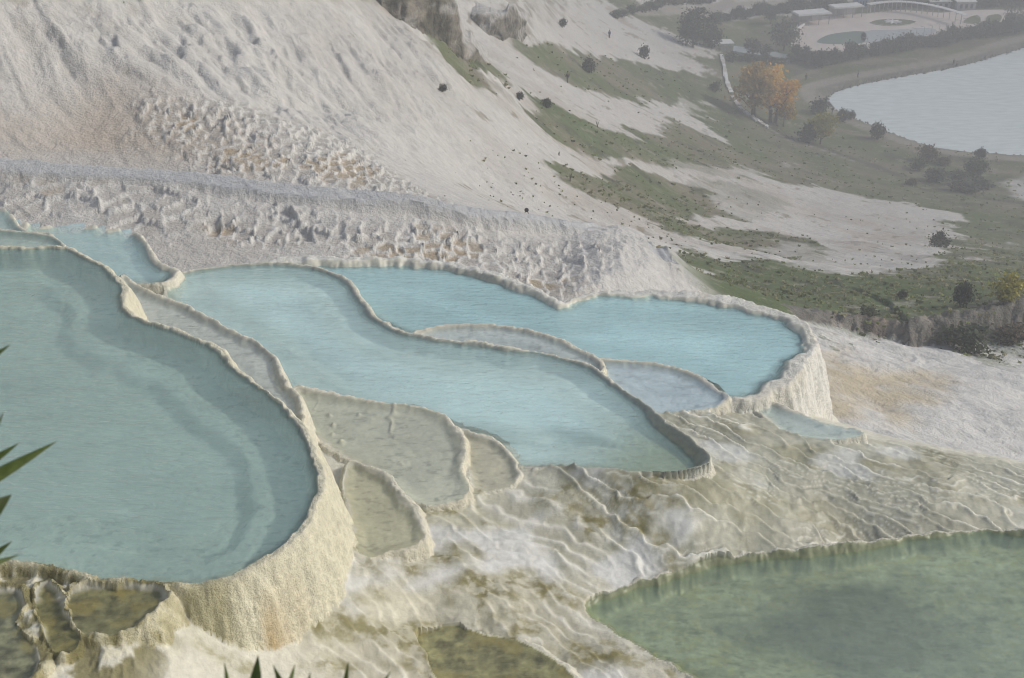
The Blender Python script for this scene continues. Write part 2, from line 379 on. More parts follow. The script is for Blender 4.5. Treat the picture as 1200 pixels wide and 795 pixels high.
lay(rub * .5, (.52, .51, .48))

# ------------------------------------------------------------------ valley: paths, lake bed, plaza level
def band(P, width, c, soft=.4, n=3, dz=0.0, jit=.25):
    global Z
    P = smooth_poly(P, n, closed=False)
    lo = P.min(0) - width * 2 - 3; hi = P.max(0) + width * 2 + 3
    m = (X > lo[0]) & (X < hi[0]) & (Y > lo[1]) & (Y < hi[1])
    d, s, sd = seg_field(X[m], Y[m], P, closed=False)
    k = np.zeros(X.shape, np.float32); k[m] = sstep(width * (1 + soft), width * (1 - soft), d + jit * width * fbm(X[m] * .4, Y[m] * .4, 201, 3))
    lay(k, c)
    if dz: Z += k * dz
lakeP = [(1330,190),(1200,184),(1150,181),(1100,176),(1062,164),(1030,152),(1000,140),(978,130),(969,121),(970,113),(985,106),(1010,99),(1040,93),(1080,86),(1120,79),(1150,71),(1180,62),(1215,53),(1300,40),(1450,30),(1700,60),(1750,150),(1500,195)]
LAKE = smooth_poly(np.array([at_z(a, b, 0.0) for a, b in lakeP]), 4)
ld, _ = region(X, Y, LAKE, 30)
flatv = sstep(30, 4, ld)
Z = np.where(ld < 30, Z * (1 - flatv) + np.clip(Z, .0, 1.1 + .25 * np.clip(ld, 0, 30)) * flatv, Z)
Z = np.where(ld < 0, -1.2, Z); Z = np.where((ld >= 0) & (ld < 1.5), .15 + .5 * ld, Z)
pd, _ = region(X, Y, np.array([at_z(a, b, 1.0) for a, b in [(900, 66), (984, 66), (1068, 50), (1142, 36), (1230, 32), (1230, 4), (960, 4), (915, 30)]]), 25)
Z = Z + (.92 - Z) * sstep(16, 2, pd)
lay(sstep(2.6, 1.6, np.abs(ld - 4.2)), (.33, .30, .25))
lay(sstep(2.2, 1.2, np.abs(ld - .8)) * .9, (.17, .16, .14))
lay((ld < 0) * 1.0, (.20, .21, .19))
band(hits([(880,90),(900,118),(930,96),(960,82),(1010,75),(1060,71),(1105,72)]), 1.0, (.25, .22, .17))
band(hits([(925,132),(960,146),(1010,160),(1060,172),(1100,188),(1140,200),(1200,203),(1280,205)]), .9, (.25, .21, .16))
band(hits([(895,145),(920,158),(960,172),(1010,190),(1060,208),(1110,222),(1160,232),(1210,240),(1290,250)]), 1.3, (.085, .08, .066))
band(hits([(898,149),(922,162),(958,174),(1005,191)]), .35, (.34, .33, .31))
band(hits([(742,12),(790,12),(825,14),(850,8),(900,4),(960,1)]), 2.2, (.36, .33, .28)); band(hits([(825,22),(845,10),(860,-4)]), 1.8, (.34, .31, .27))
band(hits([(720,10),(728,22),(738,28)]), 2.0, (.40, .37, .32))
d, _ = region(X, Y, hits([(1172, 214), (1205, 206), (1260, 210), (1260, 240), (1195, 234)]), 8)
lay(sstep(1, -1, d + 1.2 * fbm(X * .3, Y * .3, 203, 3)), (.55, .53, .50))
d, _ = region(X, Y, hits([(1010, -6), (1060, -6), (1068, 8), (1040, 14), (1018, 12)]), 20)
lay(sstep(4, -2, d), (.24, .21, .17))

# ------------------------------------------------------------------ wet terraces and flow stone by the pools
NX, NY = X[:NE], Y[:NE]
def contour_terraces(poly, step, seed, soft, warp, tag, panc, rimc, rimw=.16, wet=.8, zref=79.8, fine=.05, amp=1.0):
    P = np.array([at_z(a, b, zref) for a, b in poly])
    d, _ = region(NX, NY, smooth_poly(P, 2), 4.0)
    m = sstep(soft, -soft, d + .4 * fbm(NX, NY, seed + 3, 3)); k = m > .01
    x, y = NX[k], NY[k]
    A_, B_ = at_z(760, 500, 80), at_z(1080, 620, 80); nn = np.array([-(B_ - A_)[1], (B_ - A_)[0]]); nn /= np.hypot(*nn)
    q = (-.17 * ((x - A_[0]) * nn[0] + (y - A_[1]) * nn[1]) + warp * fbm(x * .45, y * .45, seed, 5, .55) + fine * fbm(x * 2.2, y * 2.2, seed + 7, 3)) / step
    f = np.floor(q); fr = q - f
    z = B0[:NE][k] + (np.where(fr < rimw, -.15 + 1.0 * sstep(0, rimw, fr), .85 - .12 * sstep(rimw, rimw + .3, fr)) - fr + (.30 * vn(x * 3, y * 3, seed + 2)) * np.exp(-((fr - rimw) / .07) ** 2)) * step
    z = B0[:NE][k] + (z - B0[:NE][k]) * amp + .02 * fbm(x * 4, y * 4, seed + 4, 3)
    mm = m[k]
    Z[:NE][k] = Z[:NE][k] * (1 - mm) + z * mm
    c = COL[:NE][k]
    pc = np.array(panc, np.float32) * (1 + .35 * fbm(x * 1.3, y * 1.3, seed + 5, 4))[..., None]
    c = c + (pc - c) * mm[..., None]
    if tag == 7:
        ol = sstep(-.05, .4, fbm(x * .8 + 4, y * 1.2, seed + 31, 4)); c = c + (np.array((.24, .225, .12), np.float32) - c) * (mm * ol * .55)[..., None]
        wh = sstep(.12, .42, fbm(x * .45 - y * .5, y * .7 + x * .3, seed + 33, 5)); c = c + (np.array((.56, .57, .53), np.float32) - c) * (mm * wh * .75)[..., None]
    q2 = q * 2.7 + 1.1 * fbm(x * 2.1, y * 2.1, seed + 61, 3); fr2 = q2 - np.floor(q2); r2 = np.exp(-((fr2 - .1) / .09) ** 2) * sstep(.35, .75, vn(x * 1.3 + 9, y * 1.3, seed + 62)) * (tag == 7)
    c = c + (np.array(rimc, np.float32) - c) * (mm * r2 * .6)[..., None]; Z[:NE][k] += mm * r2 * .012
    rimm = (.1 + .9 * sstep(.25, .7, vn(x * .8, y * .8, seed + 35))) * np.exp(-((fr - rimw * .9) / (rimw * .75)) ** 2)
    c = c + (np.array(rimc, np.float32) - c) * (mm * rimm * .95)[..., None]
    COL[:NE][k] = c; WET[:NE][k] = np.maximum(WET[:NE][k], mm * wet * (1 - rimm))
    OWN[:NE][m > .5] = tag
lay(near * 1.0, (.55, .54, .455))
Z[:NE] += .05 * fbm(NX * 1.2, NY * 1.2, 211, 5) + .035 * (ridged(NX * 1.9, NY * 1.4, 213, 4) - .5)
contour_terraces([(690,450),(770,440),(900,470),(1020,500),(1300,512),(1400,640),(1100,650),(900,668),(760,690),(690,640),(640,590),(640,555),(830,570)], .07, 220, .25, .17, 7, (.40, .395, .305), (.70, .69, .60), rimw=.13, fine=.03)
contour_terraces([(470,610),(540,600),(640,585),(700,640),(700,690),(640,720),(520,690),(450,690)], .06, 240, .5, .15, 0, (.44, .43, .33), (.68, .67, .60), rimw=.3, wet=.5, zref=80.0, fine=.03, amp=.6)
contour_terraces([(300,745),(430,700),(560,690),(690,690),(760,770),(860,840),(480,850),(330,815)], .045, 260, .5, .13, 0, (.50, .48, .37), (.64, .63, .55), rimw=.25, wet=.5, zref=80.1, fine=.03, amp=.5)
# white thin-water flow and olive algae patches
brk = .25 + .75 * sstep(-.25, .3, fbm(NX * 7, NY * 9, 259, 4, .6))
olv = sstep(.02, .36, fbm(NX * .9 + 3, NY * 1.5, 251, 6, .62)) * brk
dflow, _ = region(NX, NY, np.array([at_z(a, b, 80.0) for a, b in [(430,600),(640,560),(860,640),(720,700),(840,830),(250,860),(260,740),(420,700)]]), 3)
fm = sstep(.4, -.3, dflow)
t3 = np.zeros(X.shape, np.float32); t3[:NE] = fm * olv
lay(t3 * .9, (.22, .20, .085))
for (a, b, rx) in [(715,570,.95),(770,605,.6),(560,705,.7),(520,690,.5),(655,607,.35),(690,630,.3),(650,700,.4),(450,700,.7),(330,735,.35),(745,630,.35),(480,775,.5),(620,745,.45),(700,770,.5),(400,745,.45),(360,775,.3),(600,660,.4),(540,660,.45),(470,668,.4),(250,745,.35)]:
    c = at_z(a, b, 80.1)
    q = np.hypot((NX - c[0]) / 1.25, NY - c[1]) / rx + .5 * fbm(NX * 2, NY * 2, 253, 4)
    t3 = np.zeros(X.shape, np.float32); t3[:NE] = sstep(1.15, .35, q) * sstep(-.45, .1, fbm(NX * 3, NY * 3, 254, 4)) * brk
    lay(t3 * .95, (.19, .17, .07))
    Z[:NE] += .12 * rx * sstep(1.2, .3, np.hypot((NX - c[0]) / 1.25, NY - c[1]) / rx)
wflow = sstep(.05, .35, fbm(NX * .7 - NY * .3, NY * .9, 257, 4)) * fm
t3 = np.zeros(X.shape, np.float32); t3[:NE] = wflow
lay(t3 * .8, (.62, .625, .59)); WET[:NE] = np.maximum(WET[:NE], wflow * .6)

# ------------------------------------------------------------------ the pools
PO = lambda L, pts: smooth_poly(np.array([at_z(a, b, L) for a, b in pts]), 4)
FLOOR = (.62, .60, .50)
POOLS = [ # name key, level, outline, depth, wall steepness, rim height, inner wall width, options
 dict(k='left', L=81.95, depth=.56, shelf=.40, steep=4.6, wexp=1.35, rimh=.02, iw=.15, rimw=.04, floor=(.60,.61,.53), wall=(.60,.575,.44), scat=(.33,.47,.44), kk=1.3, rough=.5, flute=.45, sw=.85, label='large grey-teal travertine pool with a tall cream outer wall', 
  P=[(-350,305),(-100,290),(0,290),(75,291),(108,306),(132,324),(143,338),(141,352),(152,368),(175,377),(215,390),(250,408),(275,432),(310,455),(335,478),(352,500),(366,528),(372,556),(366,590),(354,614),(330,637),(300,657),(262,677),(235,685),(190,682),(150,680),(95,676),(60,663),(20,660),(-60,658),(-300,620),(-430,480)]),
 dict(k='sliver_hi', L=81.55, depth=.16, steep=5, rimh=.02, iw=.2, floor=(.55,.55,.49), scat=(.30,.42,.40), kk=1.5, label='thin grey sliver of pool behind the rim of the large grey-teal pool',
  P=[(-330,258),(-100,262),(0,268),(40,272),(62,277),(76,289),(84,300),(0,306),(-330,310)]),
 dict(k='sliver_far', L=81.2, depth=.2, steep=5, rimh=.02, iw=.2, floor=(.55,.54,.48), scat=(.32,.46,.46), kk=2, label='small pale blue pool tip with a bright white outer rim beyond the grey sliver pool',
  P=[(-280,222),(-100,230),(0,244),(14,256),(30,270),(40,278),(-280,290)]),
 dict(k='small_blue', L=80.62, depth=.5, steep=5, rimh=.04, iw=.4, floor=(.62,.62,.56), scat=(.44,.63,.64), kk=3, label='small round turquoise pool with a white knobbly rim on its far end',
  P=[(15,262),(60,266),(95,264),(130,268),(160,274),(174,289),(188,311),(207,318),(195,330),(165,333),(130,330),(60,300)]),
 dict(k='ledge', L=81.25, depth=.16, steep=5, rimh=.02, iw=.18, floor=(.60,.60,.55), scat=(.50,.545,.52), kk=3, label='narrow grey ledge pool squeezed between the large grey-teal pool and the long turquoise pool',
  P=[(142,322),(165,338),(200,350),(238,370),(278,390),(302,403),(322,420),(330,440),(338,455),(350,470),(345,500),(250,440),(180,390),(150,372)]),
 dict(k='long', L=80.5, depth=.55, steep=4.0, rimh=.02, iw=.32, floor=(.74,.74,.68), scat=(.55,.75,.74), kk=2.4, label='long turquoise pool curving through the middle with a dark inner rim', olive=1,
  P=[(196,336),(214,320),(260,311),(310,308),(360,311),(395,321),(412,334),(424,352),(440,372),(466,386),(510,396),(560,403),(620,411),(670,421),(702,436),(732,456),(762,481),(790,506),(812,522),(829,541),(826,553),(790,562),(740,560),(700,553),(660,548),(625,548),(600,545),(560,540),(480,525),(360,490),(330,450),(280,410),(205,360)]),
 dict(k='blue', L=79.95, depth=.9, rough=1.6, steep=3.6, wexp=1.15, rimh=.06, iw=.4, rimw=.16, floor=(.68,.69,.64), scat=(.42,.63,.64), kk=4, flute=1.8, wall=(.64,.63,.57), label='bright milky blue pool ending in a fluted white wall',
  P=[(330,312),(400,309),(470,309),(530,315),(582,328),(628,346),(656,358),(672,352),(700,346),(760,347),(830,353),(900,368),(938,384),(950,401),(944,416),(926,428),(922,441),(900,454),(884,464),(840,470),(760,450),(640,430),(520,410),(430,370),(360,330)]),
 dict(k='sliver_mid', L=80.15, depth=.12, steep=5, rimh=.04, iw=.16, floor=(.60,.60,.56), scat=(.50,.58,.58), kk=3, label='shallow grey pool sliver between the long turquoise pool and the bright milky blue pool',
  P=[(478,396),(504,385),(545,380),(590,382),(638,392),(674,407),(705,428),(680,450),(560,425),(490,405)]),
 dict(k='grey', L=80.07, depth=.16, steep=4, rimh=.04, iw=.2, floor=(.60,.63,.62), scat=(.54,.65,.68), kk=4, label='shallow milky grey pool beside the right end of the long turquoise pool',
  P=[(680,421),(715,421),(775,427),(815,440),(848,461),(850,470),(822,478),(790,482),(765,486),(745,480),(700,450)]),
 dict(k='strip', L=79.8, depth=.16, steep=4, rimh=.04, iw=.2, floor=(.62,.62,.55), scat=(.55,.66,.65), kk=4, label='narrow pale strip pool running along the foot of the bright milky blue pool',
  P=[(760,418),(800,427),(840,443),(885,463),(950,489),(1000,502),(1010,508),(985,512),(950,511),(922,507),(896,490),(850,467),(800,445)]),
 dict(k='beige', L=80.64, depth=.14, steep=3.4, rimh=.02, iw=.24, floor=(.55,.555,.47), scat=(.52,.54,.47), kk=4, rough=.6, label='shallow beige pool below the tall cream wall with thin mineral threads on its floor', threads=1,
  P=[(345,455),(372,457),(405,463),(450,470),(495,475),(520,486),(537,506),(544,527),(541,552),(547,574),(525,588),(490,588),(462,565),(438,548),(412,540),(380,520),(345,490)]),
 dict(k='step_small', L=80.75, depth=.13, steep=3.6, rimh=.02, iw=.2, floor=(.50,.49,.38), scat=(.50,.50,.40), kk=3, rough=.6, label='small olive beige basin with a thick cream lip below the tall cream wall',
  P=[(408,545),(428,546),(452,560),(470,578),(488,600),(497,622),(486,638),(455,645),(425,648),(405,610)]),
 dict(k='step_mid', L=80.52, depth=.10, steep=2.6, rimh=.02, iw=.16, floor=(.54,.52,.42), scat=(.52,.52,.44), kk=3, label='tiny beige basin stepping down beside the shallow beige pool with threads',
  P=[(535,505),(562,509),(582,516),(596,530),(606,548),(604,562),(585,572),(560,572),(545,550)]),
 dict(k='green', L=79.93, depth=.36, steep=3.4, rimh=.06, iw=.22, floor=(.40,.41,.27), scat=(.29,.36,.305), kk=1.7, mottle=1, scal=1.6, shelf=.2, sw=.5, sww=1.6, label='green rippled pool with a dark mossy rim below the wet terraces',
  P=[(1420,640),(1320,628),(1200,623),(1130,623),(1060,632),(1000,641),(940,648),(870,653),(820,661),(770,679),(720,693),(686,708),(700,730),(750,762),(800,788),(850,815),(900,850),(1000,900),(1200,930),(1400,880)]),
 dict(k='moss_a', L=81.92, depth=.03, steep=2.2, wexp=1.1, rimh=.03, iw=.08, floor=(.17,.165,.10), wall=(.46,.43,.28), scat=(.30,.30,.20), kk=1.0, rough=.9, label='half round mossy basin under the front rim of the large grey-teal pool',
  P=[(84,692),(105,684),(140,682),(168,684),(188,690),(193,704),(176,722),(150,734),(118,744),(94,742),(84,722),(76,708)]),
 dict(k='moss_b', L=81.9, depth=.03, steep=2.4, rimh=.03, iw=.08, floor=(.15,.14,.07), wall=(.46,.43,.28), scat=(.28,.28,.18), kk=1.0, rough=.9, label='brown mossy hollow between two knobbly cream ridges below the large grey-teal pool',
  P=[(48,686),(66,690),(74,706),(80,724),(94,742),(92,756),(76,768),(58,758),(48,735),(42,708)]),
 dict(k='moss_c', L=81.88, depth=.03, steep=2.4, rimh=.03, iw=.08, floor=(.20,.195,.13), wall=(.46,.43,.28), scat=(.30,.32,.26), kk=1.0, rough=.9, label='grey mossy basin beside the brown hollow, cut by a knobbly cream ridge',
  P=[(-120,688),(0,688),(24,690),(26,708),(18,730),(30,748),(46,758),(46,780),(36,800),(20,830),(-120,830)]),
 dict(k='olive', L=80.2, depth=.10, steep=1.8, rimh=.005, iw=.25, floor=(.25,.24,.145), scat=(.33,.33,.22), kk=3, label='flat dark olive pool in the white flow stone',
  P=[(488,748),(512,735),(535,731),(570,744),(612,752),(648,768),(672,792),(690,830),(600,850),(520,800)]),
]
OPEN = dict(beige=[(505, 590, 1.1), (462, 566, .7)], step_small=[(455, 648, .75), (425, 648, .6)], step_mid=[(585, 575, .6)], grey=[(800, 482, 1.3), (760, 488, .8)], olive=[(560, 735, 1.2), (640, 765, 1.0), (500, 760, .9)], moss_a=[(118, 744, .6), (84, 715, .4)], moss_b=[(74, 768, .5), (46, 720, .3)], moss_c=[(30, 740, .5)], strip=[(960, 512, 1.2)])
order = sorted(range(len(POOLS)), key=lambda i: POOLS[i]['L'])
WATER = {}
for i in order:
    p = POOLS[i]; P = PO(p['L'] + .02, p['P']); L = p['L']; H = p['rimh']; sd_ = 300 + 11 * i
    d, s = region(NX, NY, P, 3.2)
    k = d < 3.1
    x, y = NX[k], NY[k]; dk = d[k]; sk = s[k]
    dk = dk + .055 * fbm(x * 1.6, y * 1.6, sd_, 4) + .07 * (ridged(x * 2.6, y * 2.6, sd_ + 31, 3) - .6) * p.get('scal', 1) + .022 * fbm(x * 7, y * 7, sd_ + 1, 4) * (1 + p.get('rough', 0)) + .05 * p.get('rough', 0) * fbm(x * 3, y * 3, sd_ + 21, 3)
    rw = p.get('rimw', .03)
    lowf = vn(sk * .8, sk * 0, sd_ + 22)
    crest = H * (.1 + 2.0 * lowf) * (.7 + .6 * vn(sk * 5, sk * 0, sd_ + 2)) + .02 * (.4 + lowf) * fbm(x * 10, y * 10, sd_ + 3, 4)
    rw = rw * (.2 + 2.2 * vn(sk * .55 + 3, sk * 0, sd_ + 23))
    if p.get('olive'):
        q = at_z(770, 560, L); crest = crest * sstep(.4, 2.6, np.hypot(x - q[0], y - q[1]))
    opn = np.zeros(x.shape, np.float32)          # stretches where the rim is washed over
    for (a, b, r_) in OPEN.get(p['k'], ()):
        q = at_z(a, b, L); opn = np.maximum(opn, sstep(r_, r_ * .45, np.hypot(x - q[0], y - q[1])))
    crest = crest * (1 - opn) - .012 * opn
    u = np.clip(-dk, 0, None); t = np.clip(dk - rw, 0, None)
    # inside: rim falls to a ledge, then to the floor
    sh = p.get('shelf', p['depth'] * .45)
    fz = crest - (crest + sh) * sstep(0, p['iw'], u) - (p['depth'] - sh) * sstep(p.get('sw', p['iw'] * 2.6), p.get('sw', p['iw'] * 4.6 - .3) + p.get('sww', .3), u + .25 * fbm(x * .6, y * .6, sd_ + 4, 3))
    fz += .02 * fbm(x * 2.4, y * 2.4, sd_ + 5, 4) * sstep(0, .4, u)
    if p.get('olive'):
        q = at_z(800, 556, L); fz += sstep(2.6, .3, np.hypot(x - q[0], (y - q[1]) * .8)) * (p['depth'] * .3)
    # outside: draped wall
    flute = fbm(sk * 2.6, t * .7, sd_ + 6, 4) * .05 * p.get('flute', 1) + .03 * p.get('flute', 1) * (ridged(sk * 5.0, t * .9, sd_ + 7, 3) - .5)
    te = np.clip(t + flute * sstep(0, .35, t), 0, None)
    te = te + .035 * fbm(x * 5 + sk, y * 5 + te * 3, sd_ + 17, 3) * sstep(.03, .2, t)
    wz = crest - p['steep'] * np.power(te, p.get('wexp', 1.2)) + .015 * fbm(x * 7, y * 7, sd_ + 8, 3)
    ins = dk < 0
    zc = Z[:NE][k]; oc = OWN[:NE][k]; cc = COL[:NE][k]; wc = WET[:NE][k]
    new = np.where(ins, L + fz, np.maximum(zc, L + wz))
    onw = (~ins) & (L + wz > zc) 
    # colours: floor, rim, wall
    flc = np.array(p['floor'], np.float32) * (1 + .22 * fbm(x * 1.1, y * 2.0, sd_ + 9, 5))[..., None]
    spots = sstep(.25, .5, fbm(x * 6, y * 13, sd_ + 10, 3)) * .3
    flc = flc * (1 - spots)[..., None]
    if p.get('olive'):
        q = at_z(790, 556, L); mo = sstep(2.4, .5, np.hypot(x - q[0], (y - q[1]) * .8))
        flc = flc + (np.array((.28, .27, .13), np.float32) - flc) * (mo * .85)[..., None]
    if p.get('mottle'):
        mo = fbm(x * 5, y * 9, 61, 4, .6); flc = flc * (1 + .5 * mo)[..., None]; flc = flc + (np.array((.46, .44, .20), np.float32) - flc) * (sstep(.12, .4, fbm(x * 6, y * 11, 63, 3)) * .5)[..., None]
        q = at_z(1010, 715, L); flc = flc * (1 - .6 * sstep(1.3, .4, np.hypot((x - q[0]) * .6, y - q[1]) + .4 * fbm(x * 2, y * 2, 65, 3)))[..., None]
    if p['k'].startswith('moss') or p['k'] == 'olive':
        flc = flc * (1 + .9 * fbm(x * 7, y * 9, sd_ + 33, 4, .6))[..., None]; flc = flc + (np.array((.30, .25, .10), np.float32) - flc) * (sstep(.05, .4, fbm(x * 2.5, y * 3.5, sd_ + 34, 4)) * .6)[..., None]
    if p.get('threads'):
        q = at_z(392, 520, L); th = ridged(x * 2.1, y * 1.5, 77, 2)
        tm = sstep(.90, .965, th) * sstep(1.5, .7, np.hypot(x - q[0], (y - q[1]) * .6))
        flc = flc + (np.array((.64, .61, .48), np.float32) - flc) * tm[..., None]
        new = np.where(ins, new + .05 * tm, new)
    wallc = np.array(p.get('wall', (.60, .58, .475)), np.float32)
    wl = wallc * (1 + .10 * fbm(x * 3, y * 3, sd_ + 12, 4))[..., None]
    stain = sstep(.12, .45, fbm(sk * .9 + x, te * 2.2, sd_ + 13, 4)) * .22
    wl = wl + (np.array((.55, .49, .30), np.float32) - wl) * stain[..., None]
    if p['k'] == 'left':
        q = at_z(268, 680, 82); st = sstep(1.1, .4, np.hypot(x - q[0], y - q[1]) + .3 * fbm(sk * 4, te, 55, 3)) * sstep(.05, .35, t)
        wl = wl + (np.array((.42, .29, .12), np.float32) - wl) * (st * .75 * sstep(-.3, .3, fbm(sk * 5, te * .8, 56, 3)))[..., None]
        q = at_z(120, 680, 82); st = sstep(2.2, 1.2, np.hypot(x - q[0], (y - q[1])) + .5 * fbm(x * 3, y * 3, 57, 4))
        wl = wl + (np.array((.30, .27, .12), np.float32) - wl) * (st * .6)[..., None]
    if p['k'].startswith('moss'):
        st = sstep(-.05, .3, fbm(x * 3.2, y * 3.2, sd_ + 15, 4)); wl = wl + (np.array((.27, .24, .10), np.float32) - wl) * (st * .75)[..., None]
    rimc = np.array((.60, .58, .47), np.float32) * (.62 + .5 * vn(sk * .9, sk * 0, sd_ + 24))[..., None] * (1 + .15 * fbm(x * 9, y * 9, sd_ + 14, 2))[..., None]
    inner = sstep(p['iw'] * 1.2, .02, u) * (1 - opn)
    darkin = np.array((.26, .28, .23) if p['k'] in ('left', 'long', 'sliver_hi') else (.40, .39, .31), np.float32)
    if p['k'] != 'blue': rimc = rimc + (darkin - rimc) * sstep(.004, .03, u)[..., None]
    if p['k'] == 'green': rimc = rimc * 0 + np.array((.19, .21, .12), np.float32)
    flc = flc + (rimc - flc) * (inner * .9)[..., None]
    cc = np.where(ins[..., None], flc, np.where(onw[..., None], wl, cc))
    oc = np.where(ins, 10 + 2 * i, np.where(onw, 11 + 2 * i, oc))
    wc = np.where(ins, .85, np.where(onw, .15, wc))
    Z[:NE][k] = new; OWN[:NE][k] = oc; COL[:NE][k] = cc; WET[:NE][k] = wc
    WATER[i] = (k, ins)
q_ = at_z(90, 740, 81.7); mossy = np.zeros(X.shape, np.float32)
mossy[:NE] = sstep(3.4, 1.6, np.hypot((NX - q_[0]) * .75, NY - q_[1])) * (NY < q_[1] + 1.0) * ((OWN[:NE] % 2 == 1) | (OWN[:NE] < 10)) * sstep(at_z(235, 700, 81.8)[0], at_z(180, 700, 81.8)[0], NX + .15 * fbm(NX * 2, NY * 2, 413, 3))
nodl = np.zeros(X.shape, np.float32); nodl[:NE] = ridged(NX * 2.6, NY * 2.6, 411, 4)
Z += mossy * (.11 * (nodl - .62) + .05 * nodl)
lay(mossy * sstep(.74, .58, nodl) * .9, (.17, .155, .065)); lay(mossy * sstep(.74, .85, nodl) * .7, (.60, .57, .42))
# the near ground in general gets fine relief
Z[:NE] += .006 * fbm(NX * 16, NY * 16, 401, 2)

# ------------------------------------------------------------------ materials
def mat(name): 
    m = bpy.data.materials.new(name); m.use_nodes = True; t = m.node_tree; t.nodes.clear()
    o = t.nodes.new('ShaderNodeOutputMaterial'); return m, t, o
def N(t, typ, **kw):
    nd = t.nodes.new(typ)
    for k_, v in kw.items():
        if k_.startswith('i_'): nd.inputs[k_[2:].replace('_', ' ')].default_value = v
        else: setattr(nd, k_, v)
    return nd
def ground_material(name, bump_scales, bump_dist, rough=.9, fleck=.16, tufts=(), drape=0.0):
    m, t, o = mat(name); lk = t.links.new
    b = N(t, 'ShaderNodeBsdfPrincipled'); b.inputs['Specular IOR Level'].default_value = .3
    a = N(t, 'ShaderNodeAttribute', attribute_name='tint'); wv = N(t, 'ShaderNodeAttribute', attribute_name='wet')
    tc = N(t, 'ShaderNodeTexCoord')
    nz = N(t, 'ShaderNodeTexNoise', i_Scale=bump_scales[0], i_Detail=6.0, i_Roughness=.65); lk(tc.outputs['Object'], nz.inputs['Vector'])
    nz2 = N(t, 'ShaderNodeTexNoise', i_Scale=bump_scales[1], i_Detail=4.0, i_Roughness=.6); lk(tc.outputs['Object'], nz2.inputs['Vector'])
    mr = N(t, 'ShaderNodeMapRange'); mr.inputs[1].default_value = .3; mr.inputs[2].default_value = .7; mr.inputs[3].default_value = 1 - fleck; mr.inputs[4].default_value = 1 + fleck * .6
    lk(nz.outputs[0], mr.inputs[0])
    mx = N(t, 'ShaderNodeMix', data_type='RGBA', blend_type='MULTIPLY'); mx.inputs[0].default_value = 1
    lk(a.outputs['Color'], mx.inputs[6]); lk(mr.outputs[0], mx.inputs[7]); src = mx.outputs[2]
    for (sc_, lo_, hi_, amt, cc_) in tufts:
        nf = N(t, 'ShaderNodeTexNoise', i_Scale=sc_, i_Detail=5.0, i_Roughness=.7); lk(tc.outputs['Object'], nf.inputs['Vector'])
        mf = N(t, 'ShaderNodeMapRange'); mf.inputs[1].default_value = lo_; mf.inputs[2].default_value = hi_; mf.inputs[4].default_value = amt; lk(nf.outputs[0], mf.inputs[0])
        m4 = N(t, 'ShaderNodeMix', data_type='RGBA'); lk(mf.outputs[0], m4.inputs[0]); lk(src, m4.inputs[6]); m4.inputs[7].default_value = (*cc_, 1); src = m4.outputs[2]
    lk(src, b.inputs['Base Color'])
    ad = N(t, 'ShaderNodeMath', operation='MULTIPLY_ADD'); ad.inputs[1].default_value = .5; lk(nz2.outputs[0], ad.inputs[0]); lk(nz.outputs[0], ad.inputs[2])
    hgt = ad.outputs[0]
    if drape:
        r1 = N(t, 'ShaderNodeMapping'); r1.inputs['Rotation'].default_value = (0, 0, math.radians(51.5)); lk(tc.outputs['Object'], r1.inputs[0])
        r2 = N(t, 'ShaderNodeMapping'); r2.inputs['Scale'].default_value = (.35, 1.0, .5); lk(r1.outputs[0], r2.inputs[0])
        rn = N(t, 'ShaderNodeTexNoise', noise_type='RIDGED_MULTIFRACTAL', i_Scale=.9, i_Detail=6.0, i_Roughness=.55, i_Distortion=.4); lk(r2.outputs[0], rn.inputs['Vector'])
        d1 = N(t, 'ShaderNodeMath', operation='MULTIPLY_ADD'); d1.inputs[1].default_value = drape; lk(rn.outputs[0], d1.inputs[0]); lk(hgt, d1.inputs[2]); hgt = d1.outputs[0]
    bp = N(t, 'ShaderNodeBump', i_Strength=.9, i_Distance=bump_dist); lk(hgt, bp.inputs['Height']); bw = N(t, 'ShaderNodeMapRange'); bw.inputs[3].default_value = .9; bw.inputs[4].default_value = .2; lk(wv.outputs['Fac'], bw.inputs[0]); lk(bw.outputs[0], bp.inputs['Strength']); lk(bp.outputs[0], b.inputs['Normal'])
    rm = N(t, 'ShaderNodeMapRange'); rm.inputs[3].default_value = rough; rm.inputs[4].default_value = .28; lk(wv.outputs['Fac'], rm.inputs[0]); lk(rm.outputs[0], b.inputs['Roughness'])
    lk(b.outputs[0], o.inputs[0]); return m
M_NEAR = ground_material('travertine_near', (8.0, 30.0), .02)
M_RIM = ground_material('travertine_crust', (11.0, 38.0), .055, fleck=.22)
M_HILL = ground_material('travertine_far', (1.6, 6.0), .22, drape=-.9, tufts=((.9, .64, .70, .55, (.24, .21, .16)), (.35, .60, .72, .35, (.42, .40, .37))))
M_VALLEY = ground_material('valley_turf', (.8, 4.0), .3, fleck=.3, tufts=((.5, .56, .64, .6, (.30, .28, .22)), (.8, .55, .65, .6, (.055, .06, .035)), (.2, .5, .6, .4, (.10, .14, .045))))
M_ROCK = ground_material('rock_face', (1.6, 7.0), .35, fleck=.45)
